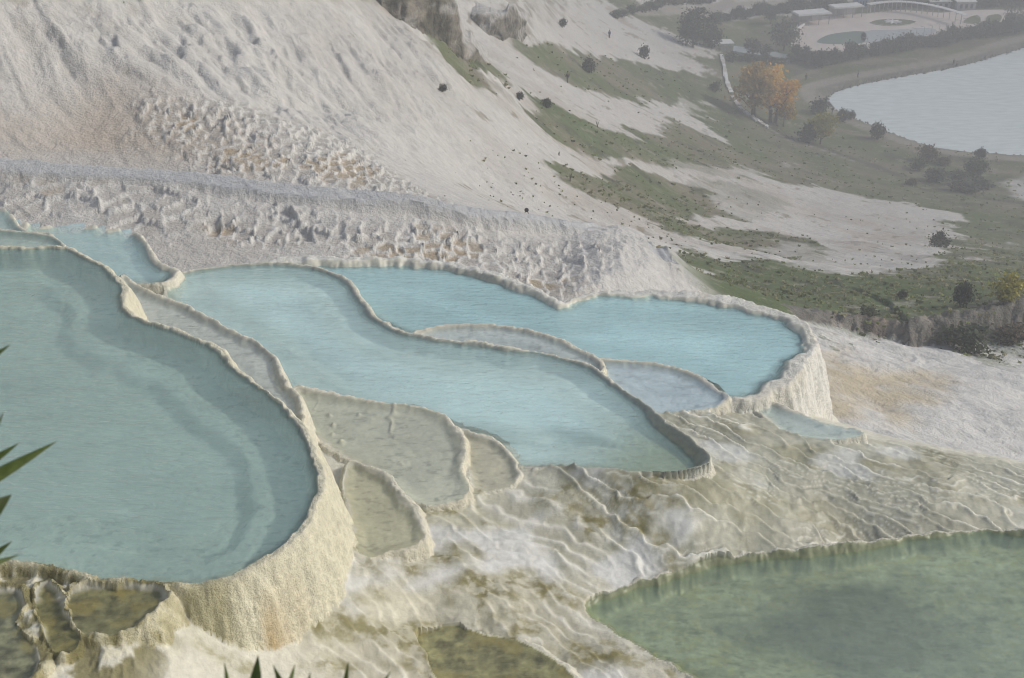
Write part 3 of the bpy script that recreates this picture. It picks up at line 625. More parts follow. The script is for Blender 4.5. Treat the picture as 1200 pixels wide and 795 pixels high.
def water_material(name, scat, kk, rip=(7.0, 18.0), dist=.012, rough=.07, murk=0.0):
    m, t, o = mat(name); lk = t.links.new
    a = N(t, 'ShaderNodeAttribute', attribute_name='depth')
    m1 = N(t, 'ShaderNodeMath', operation='MULTIPLY'); m1.inputs[1].default_value = -kk; lk(a.outputs['Fac'], m1.inputs[0])
    m2 = N(t, 'ShaderNodeMath', operation='EXPONENT'); lk(m1.outputs[0], m2.inputs[0])
    m3 = N(t, 'ShaderNodeMath', operation='SUBTRACT'); m3.inputs[0].default_value = 1.0 + murk; m3.use_clamp = True; lk(m2.outputs[0], m3.inputs[1])
    tc = N(t, 'ShaderNodeTexCoord'); mp = N(t, 'ShaderNodeMapping'); mp.inputs['Scale'].default_value = (.5, 1.6, 1); mp.inputs['Rotation'].default_value = (0, 0, .25)
    lk(tc.outputs['Object'], mp.inputs[0])
    n1_ = N(t, 'ShaderNodeTexNoise', i_Scale=rip[0], i_Detail=4.0, i_Roughness=.6, i_Distortion=.6); lk(mp.outputs[0], n1_.inputs['Vector'])
    bp = N(t, 'ShaderNodeBump', i_Strength=1.0, i_Distance=dist); lk(n1_.outputs[0], bp.inputs['Height'])
    cloud = N(t, 'ShaderNodeTexNoise', i_Scale=.55, i_Detail=4.0); lk(mp.outputs[0], cloud.inputs['Vector'])
    mr = N(t, 'ShaderNodeMapRange'); mr.inputs[1].default_value = .3; mr.inputs[2].default_value = .7; mr.inputs[3].default_value = .86; mr.inputs[4].default_value = 1.1; lk(cloud.outputs[0], mr.inputs[0])
    mx = N(t, 'ShaderNodeMix', data_type='RGBA', blend_type='MULTIPLY'); mx.inputs[0].default_value = 1; mx.inputs[6].default_value = (*scat, 1); lk(mr.outputs[0], mx.inputs[7])
    df = N(t, 'ShaderNodeBsdfDiffuse'); lk(bp.outputs[0], df.inputs['Normal']); lk(mx.outputs[2], df.inputs['Color'])
    tint = [1 - (1 - c / max(scat)) * .35 for c in scat]
    tr = N(t, 'ShaderNodeBsdfTransparent'); tr.inputs[0].default_value = (*tint, 1)
    s1 = N(t, 'ShaderNodeMixShader'); lk(m3.outputs[0], s1.inputs[0]); lk(tr.outputs[0], s1.inputs[1]); lk(df.outputs[0], s1.inputs[2])
    gl = N(t, 'ShaderNodeBsdfGlossy'); gl.inputs['Roughness'].default_value = rough; lk(bp.outputs[0], gl.inputs['Normal'])
    fr = N(t, 'ShaderNodeFresnel'); gi = N(t, 'ShaderNodeNewGeometry'); io = N(t, 'ShaderNodeMapRange'); io.inputs[3].default_value = 1.33; io.inputs[4].default_value = 1 / 1.33; lk(gi.outputs['Backfacing'], io.inputs[0]); lk(io.outputs[0], fr.inputs[0]); lk(bp.outputs[0], fr.inputs['Normal'])
    s2 = N(t, 'ShaderNodeMixShader'); lk(fr.outputs[0], s2.inputs[0]); lk(s1.outputs[0], s2.inputs[1]); lk(gl.outputs[0], s2.inputs[2])
    lk(s2.outputs[0], o.inputs[0]); return m
def plain(name, c, rough=.8, var=.25, scale=3.0, transl=0.0, bump=0.0):
    m, t, o = mat(name); lk = t.links.new
    b = N(t, 'ShaderNodeBsdfPrincipled', i_Roughness=rough); b.inputs['Specular IOR Level'].default_value = .25
    tc = N(t, 'ShaderNodeTexCoord'); oi = N(t, 'ShaderNodeObjectInfo')
    av = N(t, 'ShaderNodeVectorMath', operation='ADD'); lk(tc.outputs['Object'], av.inputs[0]); lk(oi.outputs['Random'], av.inputs[1])
    nz = N(t, 'ShaderNodeTexNoise', i_Scale=scale, i_Detail=4.0, i_Roughness=.7); lk(av.outputs[0], nz.inputs['Vector'])
    mr = N(t, 'ShaderNodeMapRange'); mr.inputs[1].default_value = .3; mr.inputs[2].default_value = .7; mr.inputs[3].default_value = 1 - var; mr.inputs[4].default_value = 1 + var
    lk(nz.outputs[0], mr.inputs[0])
    mx = N(t, 'ShaderNodeMix', data_type='RGBA', blend_type='MULTIPLY'); mx.inputs[0].default_value = 1; mx.inputs[6].default_value = (*c, 1); lk(mr.outputs[0], mx.inputs[7])
    lk(mx.outputs[2], b.inputs['Base Color'])
    if bump:
        bp = N(t, 'ShaderNodeBump', i_Strength=.7, i_Distance=bump); lk(nz.outputs[0], bp.inputs['Height']); lk(bp.outputs[0], b.inputs['Normal'])
    if transl:
        tl = N(t, 'ShaderNodeBsdfTranslucent'); lk(mx.outputs[2], tl.inputs[0]); ms = N(t, 'ShaderNodeMixShader'); ms.inputs[0].default_value = transl
        lk(b.outputs[0], ms.inputs[1]); lk(tl.outputs[0], ms.inputs[2]); lk(ms.outputs[0], o.inputs[0])
    else: lk(b.outputs[0], o.inputs[0])
    return m

# ------------------------------------------------------------------ cutting the height field into things
def tagit(o, label=None, cat=None, group=None, kind=None):
    if label: o['label'] = label
    if cat: o['category'] = cat
    if group: o['group'] = group
    if kind: o['kind'] = kind
    return o
def mesh_np(name, V, F, m, parent=None, smooth=True, attrs=None, origin=None):
    me = bpy.data.meshes.new(name); V = np.asarray(V, np.float32); F = np.asarray(F, np.int32)
    if origin is not None: V = V - np.asarray(origin, np.float32)
    me.vertices.add(len(V)); me.vertices.foreach_set('co', V.ravel())
    k = F.shape[1]; me.loops.add(F.size); me.loops.foreach_set('vertex_index', F.ravel())
    me.polygons.add(len(F)); me.polygons.foreach_set('loop_start', np.arange(0, F.size, k, dtype=np.int32))
    me.polygons.foreach_set('use_smooth', np.full(len(F), smooth))
    for nm, (typ, dat) in (attrs or {}).items():
        at = me.attributes.new(nm, typ, 'POINT')
        if typ == 'FLOAT_COLOR': at.data.foreach_set('color', np.concatenate([dat, np.ones((len(dat), 1))], 1).astype(np.float32).ravel())
        else: at.data.foreach_set('value', dat.astype(np.float32))
    me.update(calc_edges=True); me.materials.append(m)
    o = bpy.data.objects.new(name, me); col.objects.link(o)
    if origin is not None and parent is None: o.location = origin
    if parent is not None: o.parent = parent
    return o
COL = np.clip(COL, .01, .9)
ID = np.arange(NR * NC, dtype=np.int32).reshape(NR, NC)
quads = np.stack([ID[:-1, :-1], ID[:-1, 1:], ID[1:, 1:], ID[1:, :-1]], -1).reshape(-1, 4)[:, ::1]
fown = OWN[:-1, :-1].ravel()
PX = np.stack([X, Y, Z], -1).reshape(-1, 3); CF = COL.reshape(-1, 3); WF = WET.ravel()
def cut(name, sel, m, parent=None, origin=None, zover=None, extra=None):
    F = quads[sel]; u, inv = np.unique(F, return_inverse=True); V = PX[u].copy()
    at = {}
    if zover is not None:
        dep = np.clip(zover - V[:, 2], 0, 9); V[:, 2] = zover; at['depth'] = ('FLOAT', dep)
    else: at['tint'] = ('FLOAT_COLOR', CF[u]); at['wet'] = ('FLOAT', WF[u])
    return mesh_np(name, V, inv.reshape(-1, 4), m, parent, True, at, origin)
def empty(name, loc, rz=0):
    o = bpy.data.objects.new(name, None); col.objects.link(o); o.location = loc; o.rotation_euler = (0, 0, rz); o.empty_display_size = .3; return o

tagit(cut('travertine_slope', fown == 0, M_NEAR), kind='structure')
tagit(cut('travertine_hillside', fown == 1, M_HILL), kind='structure')
tagit(cut('valley_ground', fown == 2, M_VALLEY), kind='structure')
tagit(cut('rock_bank', fown == 3, M_ROCK), 'dark rugged rock bank between the grass and the white flow stone', 'rock bank')
tagit(cut('small_terraces', fown == 4, M_HILL), 'field of tiny spiky white terraces above the raised channel', 'terraces', kind='stuff')
tagit(cut('small_terraces', fown == 5, M_HILL), 'band of tiny scalloped terraces below the raised channel', 'terraces', kind='stuff')
tagit(cut('stone_channel', fown == 6, M_HILL), 'smooth grey raised water channel running between the two fields of tiny terraces', 'channel')
tagit(cut('wet_terraces', fown == 7, M_NEAR), 'wet olive and cream terraces with thin rims beside the green pool', 'terraces', kind='stuff')
for i, p in enumerate(POOLS):
    fi = fown == 10 + 2 * i; fw = fown == 11 + 2 * i
    c = PO(p['L'], p['P']).mean(0); org = (float(c[0]), float(c[1]), p['L'] - 1.0)
    e_ = empty('travertine_pool', org); tagit(e_, p['label'], 'pool', 'travertine pools stepping down the hillside')
    if fi.any(): cut('basin', fi, M_NEAR, e_, org)
    if fw.any(): cut('rim_wall', fw, M_RIM, e_, org)
    k, ins = WATER[i]
    vm = np.zeros(X.shape, bool); tmp = np.zeros(k.shape, bool); tmp[k] = ins
    vm[:NE] = tmp & (Z[:NE] < p['L'] + .0) & (OWN[:NE] == 10 + 2 * i)
    fv = vm[:-1, :-1] | vm[:-1, 1:] | vm[1:, 1:] | vm[1:, :-1]
    if fv.any():
        wm = water_material('water_' + p['k'], p['scat'], p['kk'], dist=(.040 if p['k'] == 'green' else .035), rip=((4.0, 9) if p['k'] == 'green' else (7.5, 18)))
        cut('water', fv.ravel(), wm, e_, org, zover=p['L'])

# ------------------------------------------------------------------ lake
tris = None
me = bpy.data.meshes.new('lake_water'); me.from_pydata([(float(a), float(b), 0.0) for a, b in LAKE], [], [list(range(len(LAKE)))[::-1]]); me.update()
if me.polygons[0].normal.z < 0: me.flip_normals()
lake = bpy.data.objects.new('lake_water', me); col.objects.link(lake)
me.materials.append(water_material('lake', (.72, .80, .78), 3, rip=(.25, 1), dist=.02, rough=.05, murk=1.0)); tagit(lake, kind='structure')

# ------------------------------------------------------------------ helpers for separate things
rnd = np.random.RandomState(7)
def zat(x, y):
    r = math.hypot(x, y); a = math.atan2(x, y)
    i = min(max(int(np.searchsorted(rr, r)) - 1, 0), NR - 2); j = min(max(int(np.searchsorted(az, a)) - 1, 0), NC - 2)
    fi = (r - rr[i]) / (rr[i + 1] - rr[i]); fj = (a - az[j]) / (az[j + 1] - az[j])
    return float((Z[i, j] * (1 - fj) + Z[i, j + 1] * fj) * (1 - fi) + (Z[i + 1, j] * (1 - fj) + Z[i + 1, j + 1] * fj) * fi)
def spot(px, py):
    q = hit(px, py); z = zat(q[0], q[1]); sl = math.sqrt(q[0] ** 2 + q[1] ** 2 + (CAMZ - z) ** 2)
    return np.array([q[0], q[1], z]), sl / FPX          # point and metres per photo pixel there
class MB:
    def __init__(s): s.v = []; s.f = []; s.n = 0
    def add(s, V, F):
        s.v.append(np.asarray(V, float)); s.f += [tuple(int(i) + s.n for i in f) for f in F]; s.n += len(V); return s
    def box(s, c, d, rz=0.0):
        c = np.asarray(c, float); x, y, z = np.asarray(d, float) / 2; V = np.array([(a * x, b * y, e * z) for a in (-1, 1) for b in (-1, 1) for e in (-1, 1)])
        ca, sa = math.cos(rz), math.sin(rz); V = np.stack([V[:, 0] * ca - V[:, 1] * sa, V[:, 0] * sa + V[:, 1] * ca, V[:, 2]], 1) + c
        return s.add(V, [(0, 1, 3, 2), (4, 6, 7, 5), (0, 4, 5, 1), (2, 3, 7, 6), (0, 2, 6, 4), (1, 5, 7, 3)])
    def tube(s, P, R, k=6):
        P = np.asarray(P, float); V = []; F = []
        for i in range(len(P)):
            t = P[min(i + 1, len(P) - 1)] - P[max(i - 1, 0)]; t = t / (np.linalg.norm(t) + 1e-9)
            a = np.cross(t, (0.31, 0.9, .2) if abs(t[1]) < .9 else (1, 0, 0)); a /= np.linalg.norm(a); b = np.cross(t, a)
            for q in range(k): V.append(P[i] + R[i] * (a * math.cos(2 * math.pi * q / k) + b * math.sin(2 * math.pi * q / k)))
        for i in range(len(P) - 1):
            for q in range(k): F.append((i * k + q, i * k + (q + 1) % k, (i + 1) * k + (q + 1) % k, (i + 1) * k + q))
        F.append(tuple(range(k))[::-1]); F.append(tuple((len(P) - 1) * k + q for q in range(k)))
        return s.add(V, F)
    def prism(s, P, z0, z1):
        n_ = len(P); P = [(float(a), float(b)) for a, b in P]
        ar = sum(P[i][0] * P[(i + 1) % n_][1] - P[(i + 1) % n_][0] * P[i][1] for i in range(n_))
        if ar < 0: P = P[::-1]
        V = [(a, b, z0) for a, b in P] + [(a, b, z1) for a, b in P]
        return s.add(V, [tuple(range(n_))[::-1], tuple(range(n_, 2 * n_))] + [(i, (i + 1) % n_, n_ + (i + 1) % n_, n_ + i) for i in range(n_)])
    def mesh(s, name, m, smooth=False):
        me = bpy.data.meshes.new(name); me.from_pydata([tuple(map(float, v)) for v in np.concatenate(s.v)], [], s.f); me.update()
        if smooth: me.polygons.foreach_set('use_smooth', np.full(len(me.polygons), True))
        me.materials.append(m); return me
    def build(s, name, m, parent=None, smooth=False):
        o = bpy.data.objects.new(name, s.mesh(name, m, smooth)); col.objects.link(o); o.parent = parent; return o
def put(name, me, parent=None, loc=None, sc=None, rz=0):
    o = bpy.data.objects.new(name, me); col.objects.link(o); o.parent = parent
    if loc is not None: o.location = loc
    if sc is not None: o.scale = sc
    o.rotation_euler = (0, 0, rz); return o
def foliage(seed, clumps, per, leaf, lo=.25, top=1.0, wid=.5, spread=.17, flat=.85):
    """unit-height crown: leaf faces gathered in uneven clumps"""
    g = np.random.RandomState(seed); C = []
    while len(C) < clumps:
        q = g.uniform(-1, 1, 3); n_ = np.linalg.norm(q)
        if .35 < n_ < 1: C.append(q)
    C = np.array(C); mid = (lo + top) / 2
    C = C * np.array([wid, wid, (top - lo) / 2]) * g.uniform(.72, 1.05, (clumps, 1)) + (0, 0, mid)
    pts = np.repeat(C, per, 0) + g.normal(0, 1, (clumps * per, 3)) * spread * np.repeat(g.uniform(.55, 1.15, clumps), per)[:, None] * np.array([1, 1, flat])
    pts[:, 2] = np.maximum(pts[:, 2], lo * .35 + .02)
    n_ = len(pts); d = g.normal(0, 1, (n_, 3)); d /= np.linalg.norm(d, axis=1)[:, None]; e_ = np.cross(d, g.normal(0, 1, (n_, 3))); e_ /= np.linalg.norm(e_, axis=1)[:, None]
    L = leaf * g.uniform(.6, 1.4, (n_, 1)); V = np.stack([pts - d * L, pts + e_ * L * .55, pts + d * L, pts - e_ * L * .55], 1).reshape(-1, 3)
    return V, np.arange(n_ * 4).reshape(-1, 4)
def foliage_mesh(name, m, *a, **k):
    V, F = foliage(*a, **k); o = mesh_np(name, V, F, m, None, False); me = o.data; bpy.data.objects.remove(o); return me
def trunk_mesh(name, m, seed, h=.55, r=.03, limbs=5, lean=.05, stems=1):
    g = np.random.RandomState(seed); b = MB()
    for s_ in range(stems):
        a0 = g.uniform(0, 6.28); bx = .05 * (stems > 1) * np.array([math.cos(a0), math.sin(a0)])
        ln = g.normal(0, lean, 2) + bx * 2
        P = [np.array([bx[0] + ln[0] * t * t, bx[1] + ln[1] * t * t, h * t - .02]) for t in np.linspace(0, 1, 5)]
        b.tube(P, [r * 1.25, r, r * .8, r * .6, r * .35], 7)
        for q in range(limbs):
            t = g.uniform(.4, .95); s0 = P[int(t * 4)]; an = g.uniform(0, 6.28); ln2 = g.uniform(.16, .32)
            e0 = s0 + np.array([math.cos(an) * ln2, math.sin(an) * ln2, ln2 * .9]); mdl = (s0 + e0) / 2 + (0, 0, -.02)
            b.tube([s0, mdl, e0], [r * .45, r * .3, r * .12], 5)
    return b.mesh(name, m, True)
BARK = plain('bark', (.11, .085, .06), .9, .3, 6)
def leafm(name, c, tr=.3, var=.45, scale=2.2): return plain(name, c, .75, var, scale, tr)
LM = dict(orange=leafm('leaf_orange', (.85, .54, .08), .45), rust=leafm('leaf_rust', (.55, .38, .09), .4), yellow=leafm('leaf_yellow', (.52, .38, .06)), lime=leafm('leaf_lime', (.36, .33, .06)),
          dark=leafm('leaf_dark', (.055, .068, .04)), mid=leafm('leaf_mid', (.085, .10, .055)), grey=leafm('leaf_grey', (.11, .115, .085)), brown=leafm('leaf_brown', (.14, .115, .075)))
def tree(name, px, py, hp, wp, lm, label, cat, group=None, seed=1, clumps=34, per=60, leaf=.035, lo=.28, stems=1, limbs=5, tr=.028):
    p_, mpp = spot(px, py); h = hp * mpp * 1.03; e_ = empty(name, p_, rnd.uniform(0, 6.28)); e_['label'] = label; e_['category'] = cat
    if group: e_['group'] = group
    k = wp / hp
    put('crown', foliage_mesh('crown', LM[lm], seed, clumps, per, leaf, lo, 1.0, .5 * k, .11 * max(k, .7)), e_, sc=(h, h, h))
    put('trunk', trunk_mesh('trunk', BARK, seed, lo + .35, tr, limbs, .05, stems), e_, sc=(h, h, h)); return e_
tree('autumn_tree', 884, 139, 60, 46, 'rust', 'tall autumn tree with brownish green crown beside the white kerb wall', 'tree', seed=11, clumps=46, per=70, stems=2)
tree('autumn_tree', 905, 144, 60, 44, 'orange', 'tall bright orange autumn tree beside the brownish green one', 'tree', seed=12, clumps=42, per=70, stems=3)
tree('autumn_tree', 918, 149, 29, 22, 'yellow', 'small golden yellow tree at the foot of the orange autumn tree', 'tree', seed=13, clumps=26, per=50, leaf=.05)
tree('autumn_tree', 961, 170, 35, 30, 'lime', 'yellow-green round tree standing alone below the lake path', 'tree', seed=14, clumps=34, per=55, leaf=.045)
tree('evergreen_tree', 812, 56, 44, 40, 'dark', 'big dark evergreen tree at the edge of the white slope', 'tree', seed=15, clumps=44, per=60, lo=.12)
tree('evergreen_tree', 834, 57, 28, 26, 'dark', 'lower dark evergreen tree leaning against the big one', 'tree', seed=16, clumps=28, per=50, lo=.1, leaf=.05)
tree('park_tree', 918, 60, 34, 34, 'grey', 'grey-green spreading tree at the left corner of the plaza', 'tree', seed=17, clumps=34, per=45, leaf=.04, lo=.2)
tree('park_tree', 881, 66, 24, 18, 'grey', 'thin grey tree beside the pale canal', 'tree', 'young trees along the canal', seed=18, clumps=22, per=40, leaf=.05, lo=.2)
tree('park_tree', 897, 70, 20, 15, 'mid', 'thin grey tree beside the pale canal', 'tree', 'young trees along the canal', seed=19, clumps=18, per=40, leaf=.05, lo=.2)
tree('park_tree', 903, 28, 18, 16, 'mid', 'small dark tree alone on the lawn behind the canal', 'tree', seed=20, clumps=20, per=40, leaf=.05, lo=.15)
tree('park_tree', 1185, 34, 28, 22, 'grey', 'bare sparse tree rising from the paved court', 'tree', seed=21, clumps=26, per=14, leaf=.035, lo=.2, limbs=9)
# shrubs
SH = {}
def shrub_proto(lm, v):
    if (lm, v) not in SH:
        SH[(lm, v)] = (foliage_mesh('foliage', LM[lm], 100 + 7 * v + len(lm), 22, 40, .085, .12, 1.0, .55, .17), trunk_mesh('stem', BARK, 50 + v, .5, .035, 4, .1, 3))
    return SH[(lm, v)]
def shrub(px, py, hp, wp, lm, label, group, v=0, name='shrub'):
    p_, mpp = spot(px, py); h = hp * mpp * 1.05; e_ = empty(name, p_, rnd.uniform(0, 6.28)); tagit(e_, label, 'shrub', group)
    f_, s_ = shrub_proto(lm, v); wd = wp * mpp / 1.15
    put('foliage', f_, e_, sc=(wd, wd, h)); put('stem', s_, e_, sc=(wd, wd, h)); return e_
i_ = 0
for (a, b, h, w_, lb, gr) in [(659, 30, 9, 9, 'small dark shrub high on the white slope below the smaller broken rock face', None), (690, 84, 15, 15, 'largest round dark shrub on the white slope, at the tip of the upper grass strip', None), (755, 68, 14, 12, 'upright dark shrub on the white slope above the upper grass strip', None),
        (640, 129, 10, 11, 'small round dark shrub of the close pair on the bare white slope', 'pair of shrubs on the white slope'), (609, 121, 9, 9, 'small round dark shrub of the close pair on the bare white slope', 'pair of shrubs on the white slope'), (519, 104, 8, 9, 'tiny dark shrub alone on the white hill below the broad rock outcrop', None)]:
    shrub(a, b, h, w_, 'dark', lb, gr, i_ % 4); i_ += 1
shrub(1101, 289, 17, 20, 'mid', 'single grey-green shrub on the grass above the rock bank', None, 1)
shrub(1055, 362, 8, 11, 'dark', 'little dark cushion shrub on top of the rock bank', None, 2)
for (a, b, h, w_, lm, lb, gr) in [(960, 135, 16, 20, 'dark', 'broad dark shrub where the lake path bends', None), (988, 144, 13, 14, 'dark', 'small dark shrub of the pair touching the waterline', 'pair of shrubs at the waterline'), (997, 141, 9, 9, 'dark', 'small dark shrub of the pair touching the waterline', 'pair of shrubs at the waterline'),
        (1027, 164, 16, 16, 'dark', 'round dark shrub beside the person standing at the water', None), (1147, 187, 12, 13, 'dark', 'little dark shrub on the shore above the grey thicket', None), (946, 167, 20, 22, 'dark', 'dark shrub touching the yellow-green round tree', None),
        (1087, 189, 18, 20, 'brown', 'tall rusty brown shrub below the shore path', None), (1104, 194, 8, 16, 'brown', 'flat brown shrub beside the tall rusty one', None), (1075, 201, 11, 15, 'mid', 'small round green shrub below the tall rusty one', None), (1098, 214, 14, 24, 'grey', 'grey shrub of the joined pair above the dark track', 'joined pair of grey shrubs'), (1120, 213, 12, 22, 'grey', 'grey shrub of the joined pair above the dark track', 'joined pair of grey shrubs'),
        (1140, 208, 18, 24, 'mid', 'tall dull green shrub beside the pale bare patch', None), (1128, 224, 12, 34, 'grey', 'low wide grey shrub in front of the tall dull green one', 'low grey shrubs'), (1150, 222, 9, 24, 'grey', 'low wide grey shrub in front of the tall dull green one', 'low grey shrubs'), (1068, 217, 7, 14, 'brown', 'small brown shrub right beside the dark track', None), (838, 107, 10, 12, 'mid', 'small green shrub on the grass before the white kerb wall', None)]:
    shrub(a, b, h, w_, lm, lb, gr, i_ % 4); i_ += 1
shrub(1172, 384, 30, 30, 'lime', 'yellow-green bush hanging over the rock bank', None, 3); shrub(1120, 384, 26, 22, 'dark', 'dark bush growing on the face of the rock bank', None, 0)
shrub(1130, 410, 24, 50, 'mid', 'broad grey-green bush at the foot of the rock bank', None, 1); shrub(1188, 402, 18, 34, 'brown', 'dry brown scrub at the foot of the rock bank', None, 2); shrub(1015, 382, 8, 16, 'mid', 'small dull bush at the low end of the rock bank', None, 2)
def row(pts, n_, h, wv, lms, label, group):
    global i_
    P = smooth_poly(np.array(pts, float), 6, closed=False); L_ = np.concatenate([[0], np.cumsum(np.hypot(*np.diff(P, axis=0).T))])
    for t in np.linspace(0, L_[-1], n_):
        a = np.interp(t, L_, P[:, 0]) + rnd.normal(0, 1.2); b = np.interp(t, L_, P[:, 1]) + rnd.normal(0, .8)
        shrub(a, b, h * rnd.uniform(.7, 1.25), wv * rnd.uniform(.8, 1.3), lms[rnd.randint(len(lms))], label, group, i_ % 4); i_ += 1
row([(936, 70), (962, 78), (985, 74), (1020, 68), (1060, 61), (1100, 55), (1140, 47), (1180, 40), (1215, 33)], 34, 14, 14, ('mid', 'dark', 'grey'), 'shrub in the hedge between the plaza and the lake bank', 'hedge along the plaza')
row([(838, 28), (862, 22), (890, 17), (930, 13), (985, 9)], 22, 10, 12, ('mid', 'dark'), 'shrub in the hedge behind the lawn', 'hedge behind the lawn')
row([(1030, 11), (1070, 9), (1110, 10), (1150, 9), (1210, 8)], 22, 11, 13, ('mid', 'dark'), 'shrub in the dark hedge behind the curved pergola', 'hedge behind the pergola')
row([(722, 18), (745, 14), (780, 8), (830, 4)], 12, 9, 13, ('mid', 'brown'), 'shrub along the far sandy road', 'shrubs by the sandy road')
row([(858, 72), (880, 74), (910, 76), (935, 72)], 9, 8, 12, ('mid', 'dark'), 'low shrub below the pale canal', 'shrubs below the canal')

# ------------------------------------------------------------------ park by the lake
VP = 1.0
def ground_poly(pts, z): return np.array([at_z(a, b, z) for a, b in pts])
PAVE = plain('plaza_paving', (.62, .55, .50), .85, .10, .25); WHITEP = plain('white_paint', (.72, .72, .70), .6, .06, 2); GREYM = plain('grey_metal', (.42, .42, .42), .5, .1, 2)
STONE = plain('pale_stone', (.55, .52, .47), .85, .25, 1.2, bump=.03)
pl = [(928, 56), (955, 60), (984, 61), (1032, 55), (1068, 46), (1101, 39), (1128, 34), (1142, 31), (1170, 31), (1210, 29), (1210, 13), (1140, 12), (1104, 15), (1074, 13), (1050, 12), (1020, 15), (978, 18), (942, 23), (930, 38)]
tagit(MB().prism(smooth_poly(ground_poly(pl, VP + .12), 3), VP - .4, VP + .12).build('plaza', PAVE), kind='structure')
POND_REFL = water_material('pond_reflection', (.10, .16, .12), 3, rip=(.8, 1), dist=.01, murk=1.0); PALEW = water_material('pale_pond', (.42, .46, .46), 3, rip=(.8, 1), dist=.01, murk=1.0)
tagit(MB().prism(smooth_poly(ground_poly([(958, 50), (964, 44), (978, 39.5), (1012, 37), (1012, 50), (985, 52)], VP + .14), 3), VP, VP + .14).build('pond_water', POND_REFL), kind='structure')  # left part of the pond: dark reflection painted in as green water colour
tagit(MB().prism(smooth_poly(ground_poly([(1013, 37), (1050, 35), (1085, 33), (1098, 36), (1082, 42), (1050, 47), (1013, 50)], VP + .14), 3), VP, VP + .14).build('pond_water', PALEW), kind='structure')
BEDG = plain('bed_green', (.10, .13, .05), .9, .4, 1.5); 
def bed(pts, label, star=False):
    P = smooth_poly(ground_poly(pts, VP + .3), 3); c = P.mean(0); e_ = empty('flower_bed', (c[0], c[1], VP + .12)); tagit(e_, label, 'flower bed')
    MB().prism(P - c, -.05, .18).build('planting', BEDG, e_)
    b = MB(); n_ = len(P)
    for q in range(n_): a_ = (P[q] - c) * 1.03; b_ = (P[(q + 1) % n_] - c) * 1.03; b.tube([(a_[0], a_[1], .1), (b_[0], b_[1], .1)], [.12, .12], 5)
    b.build('edging', STONE, e_)
    if star:
        b = MB()
        for q in range(9):
            an = q * 6.28 / 9; b.tube([(0, 0, .25), (math.cos(an) * 2.4, math.sin(an) * 2.4, .3)], [.5, .16], 5)
        b.build('white_flowers', WHITEP, e_)
bed([(1021, 26), (1030, 23.4), (1047, 22.5), (1064, 23.6), (1073, 26), (1062, 29), (1045, 30), (1030, 28.6)], 'oval flower bed with a white centre in the plaza', True)
bed([(1130, 26), (1134, 21), (1145, 18), (1149, 22), (1147, 27)], 'green lawn patch in the paved court, the one nearer the pergola')
bed([(1157, 27), (1157, 19), (1170, 17), (1174, 21), (1169, 27)], 'green lawn patch in the paved court, beside the bare tree')
def pavilion(a, b, w_, dpt, h, label, posts=4):
    q = at_z(a, b, VP); mpp = math.hypot(q[0], q[1]) / FPX * 1.03; W = w_ * mpp; e_ = empty('pavilion', (q[0], q[1], VP + .1), .28); tagit(e_, label, 'pavilion')
    MB().box((0, 0, h), (W, dpt, .3)).box((0, 0, h + .22), (W * .96, dpt * .9, .16)).build('roof', WHITEP, e_)
    for s_ in np.linspace(-.46, .46, posts):
        for t_ in (-.42, .42): MB().tube([(W * s_, dpt * t_, 0), (W * s_, dpt * t_, h - .14)], [.12, .12], 6).build('post', GREYM, e_)
    MB().box((0, dpt * .44, h * .42), (W * .9, .15, h * .8)).build('back_wall', GREYM, e_)
pavilion(949, 28, 40, 5, 3.0, 'white flat-roofed pavilion at the left end of the plaza'); pavilion(990, 20, 36, 4, 3.0, 'white flat-roofed pavilion between the other pavilion and the curved pergola')
w0 = at_z(930, 39, VP); w1 = at_z(942, 31, VP); e_ = tagit(MB().tube([(w0[0], w0[1], VP + .4), ((w0[0] + w1[0]) / 2, (w0[1] + w1[1]) / 2, VP + .5), (w1[0], w1[1], VP + .6)], [.35, .4, .35], 6).build('garden_wall', WHITEP), 'low white slanting wall beside the left pavilion', 'wall')
pg = smooth_poly(ground_poly([(1016, 17), (1035, 14.5), (1055, 14), (1080, 16.5), (1105, 22), (1130, 30)], VP), 4, closed=False)
e_ = empty('pergola', (pg[0][0], pg[0][1], VP + .1)); tagit(e_, 'long curved pergola with a white roof round the plaza', 'pergola')
for q in range(len(pg) - 1):
    a_ = pg[q] - pg[0]; b_ = pg[q + 1] - pg[0]; m_ = (a_ + b_) / 2; L_ = float(np.hypot(*(b_ - a_)))
    MB().box((m_[0], m_[1], 2.8), (L_ * .97, 1.7, .18), math.atan2(b_[1] - a_[1], b_[0] - a_[0])).build('roof_panel', WHITEP, e_)
    MB().tube([(a_[0], a_[1], 0), (a_[0], a_[1], 2.7)], [.12, .12], 6).build('post', GREYM, e_)
# slim posts with slanted arms on the lake side of the plaza
PM, AM = MB().tube([(0, 0, -.1), (0, 0, 2.6)], [.07, .06], 6).mesh('pole', GREYM), MB().tube([(0, 0, 2.5), (-1.5, -.2, 2.95)], [.07, .05], 6).mesh('arm', GREYM)
for (a, b) in [(995, 58.5), (1015, 56.5), (1031, 54), (1041, 53), (1049, 51), (1057, 49.5), (1066, 47), (1073, 45), (1082, 43), (1091, 41.5), (1100, 39.5), (1108, 38), (1116, 36.5), (1124, 35), (1132, 33.5), (1147, 31.5)]:
    q = at_z(a, b, VP + .1); e_ = empty('plaza_post', (q[0], q[1], VP + .1), .1); tagit(e_, 'slim grey post with a slanted arm on the lake side of the plaza', 'post', 'posts along the plaza edge')
    put('pole', PM, e_); put('arm', AM, e_)
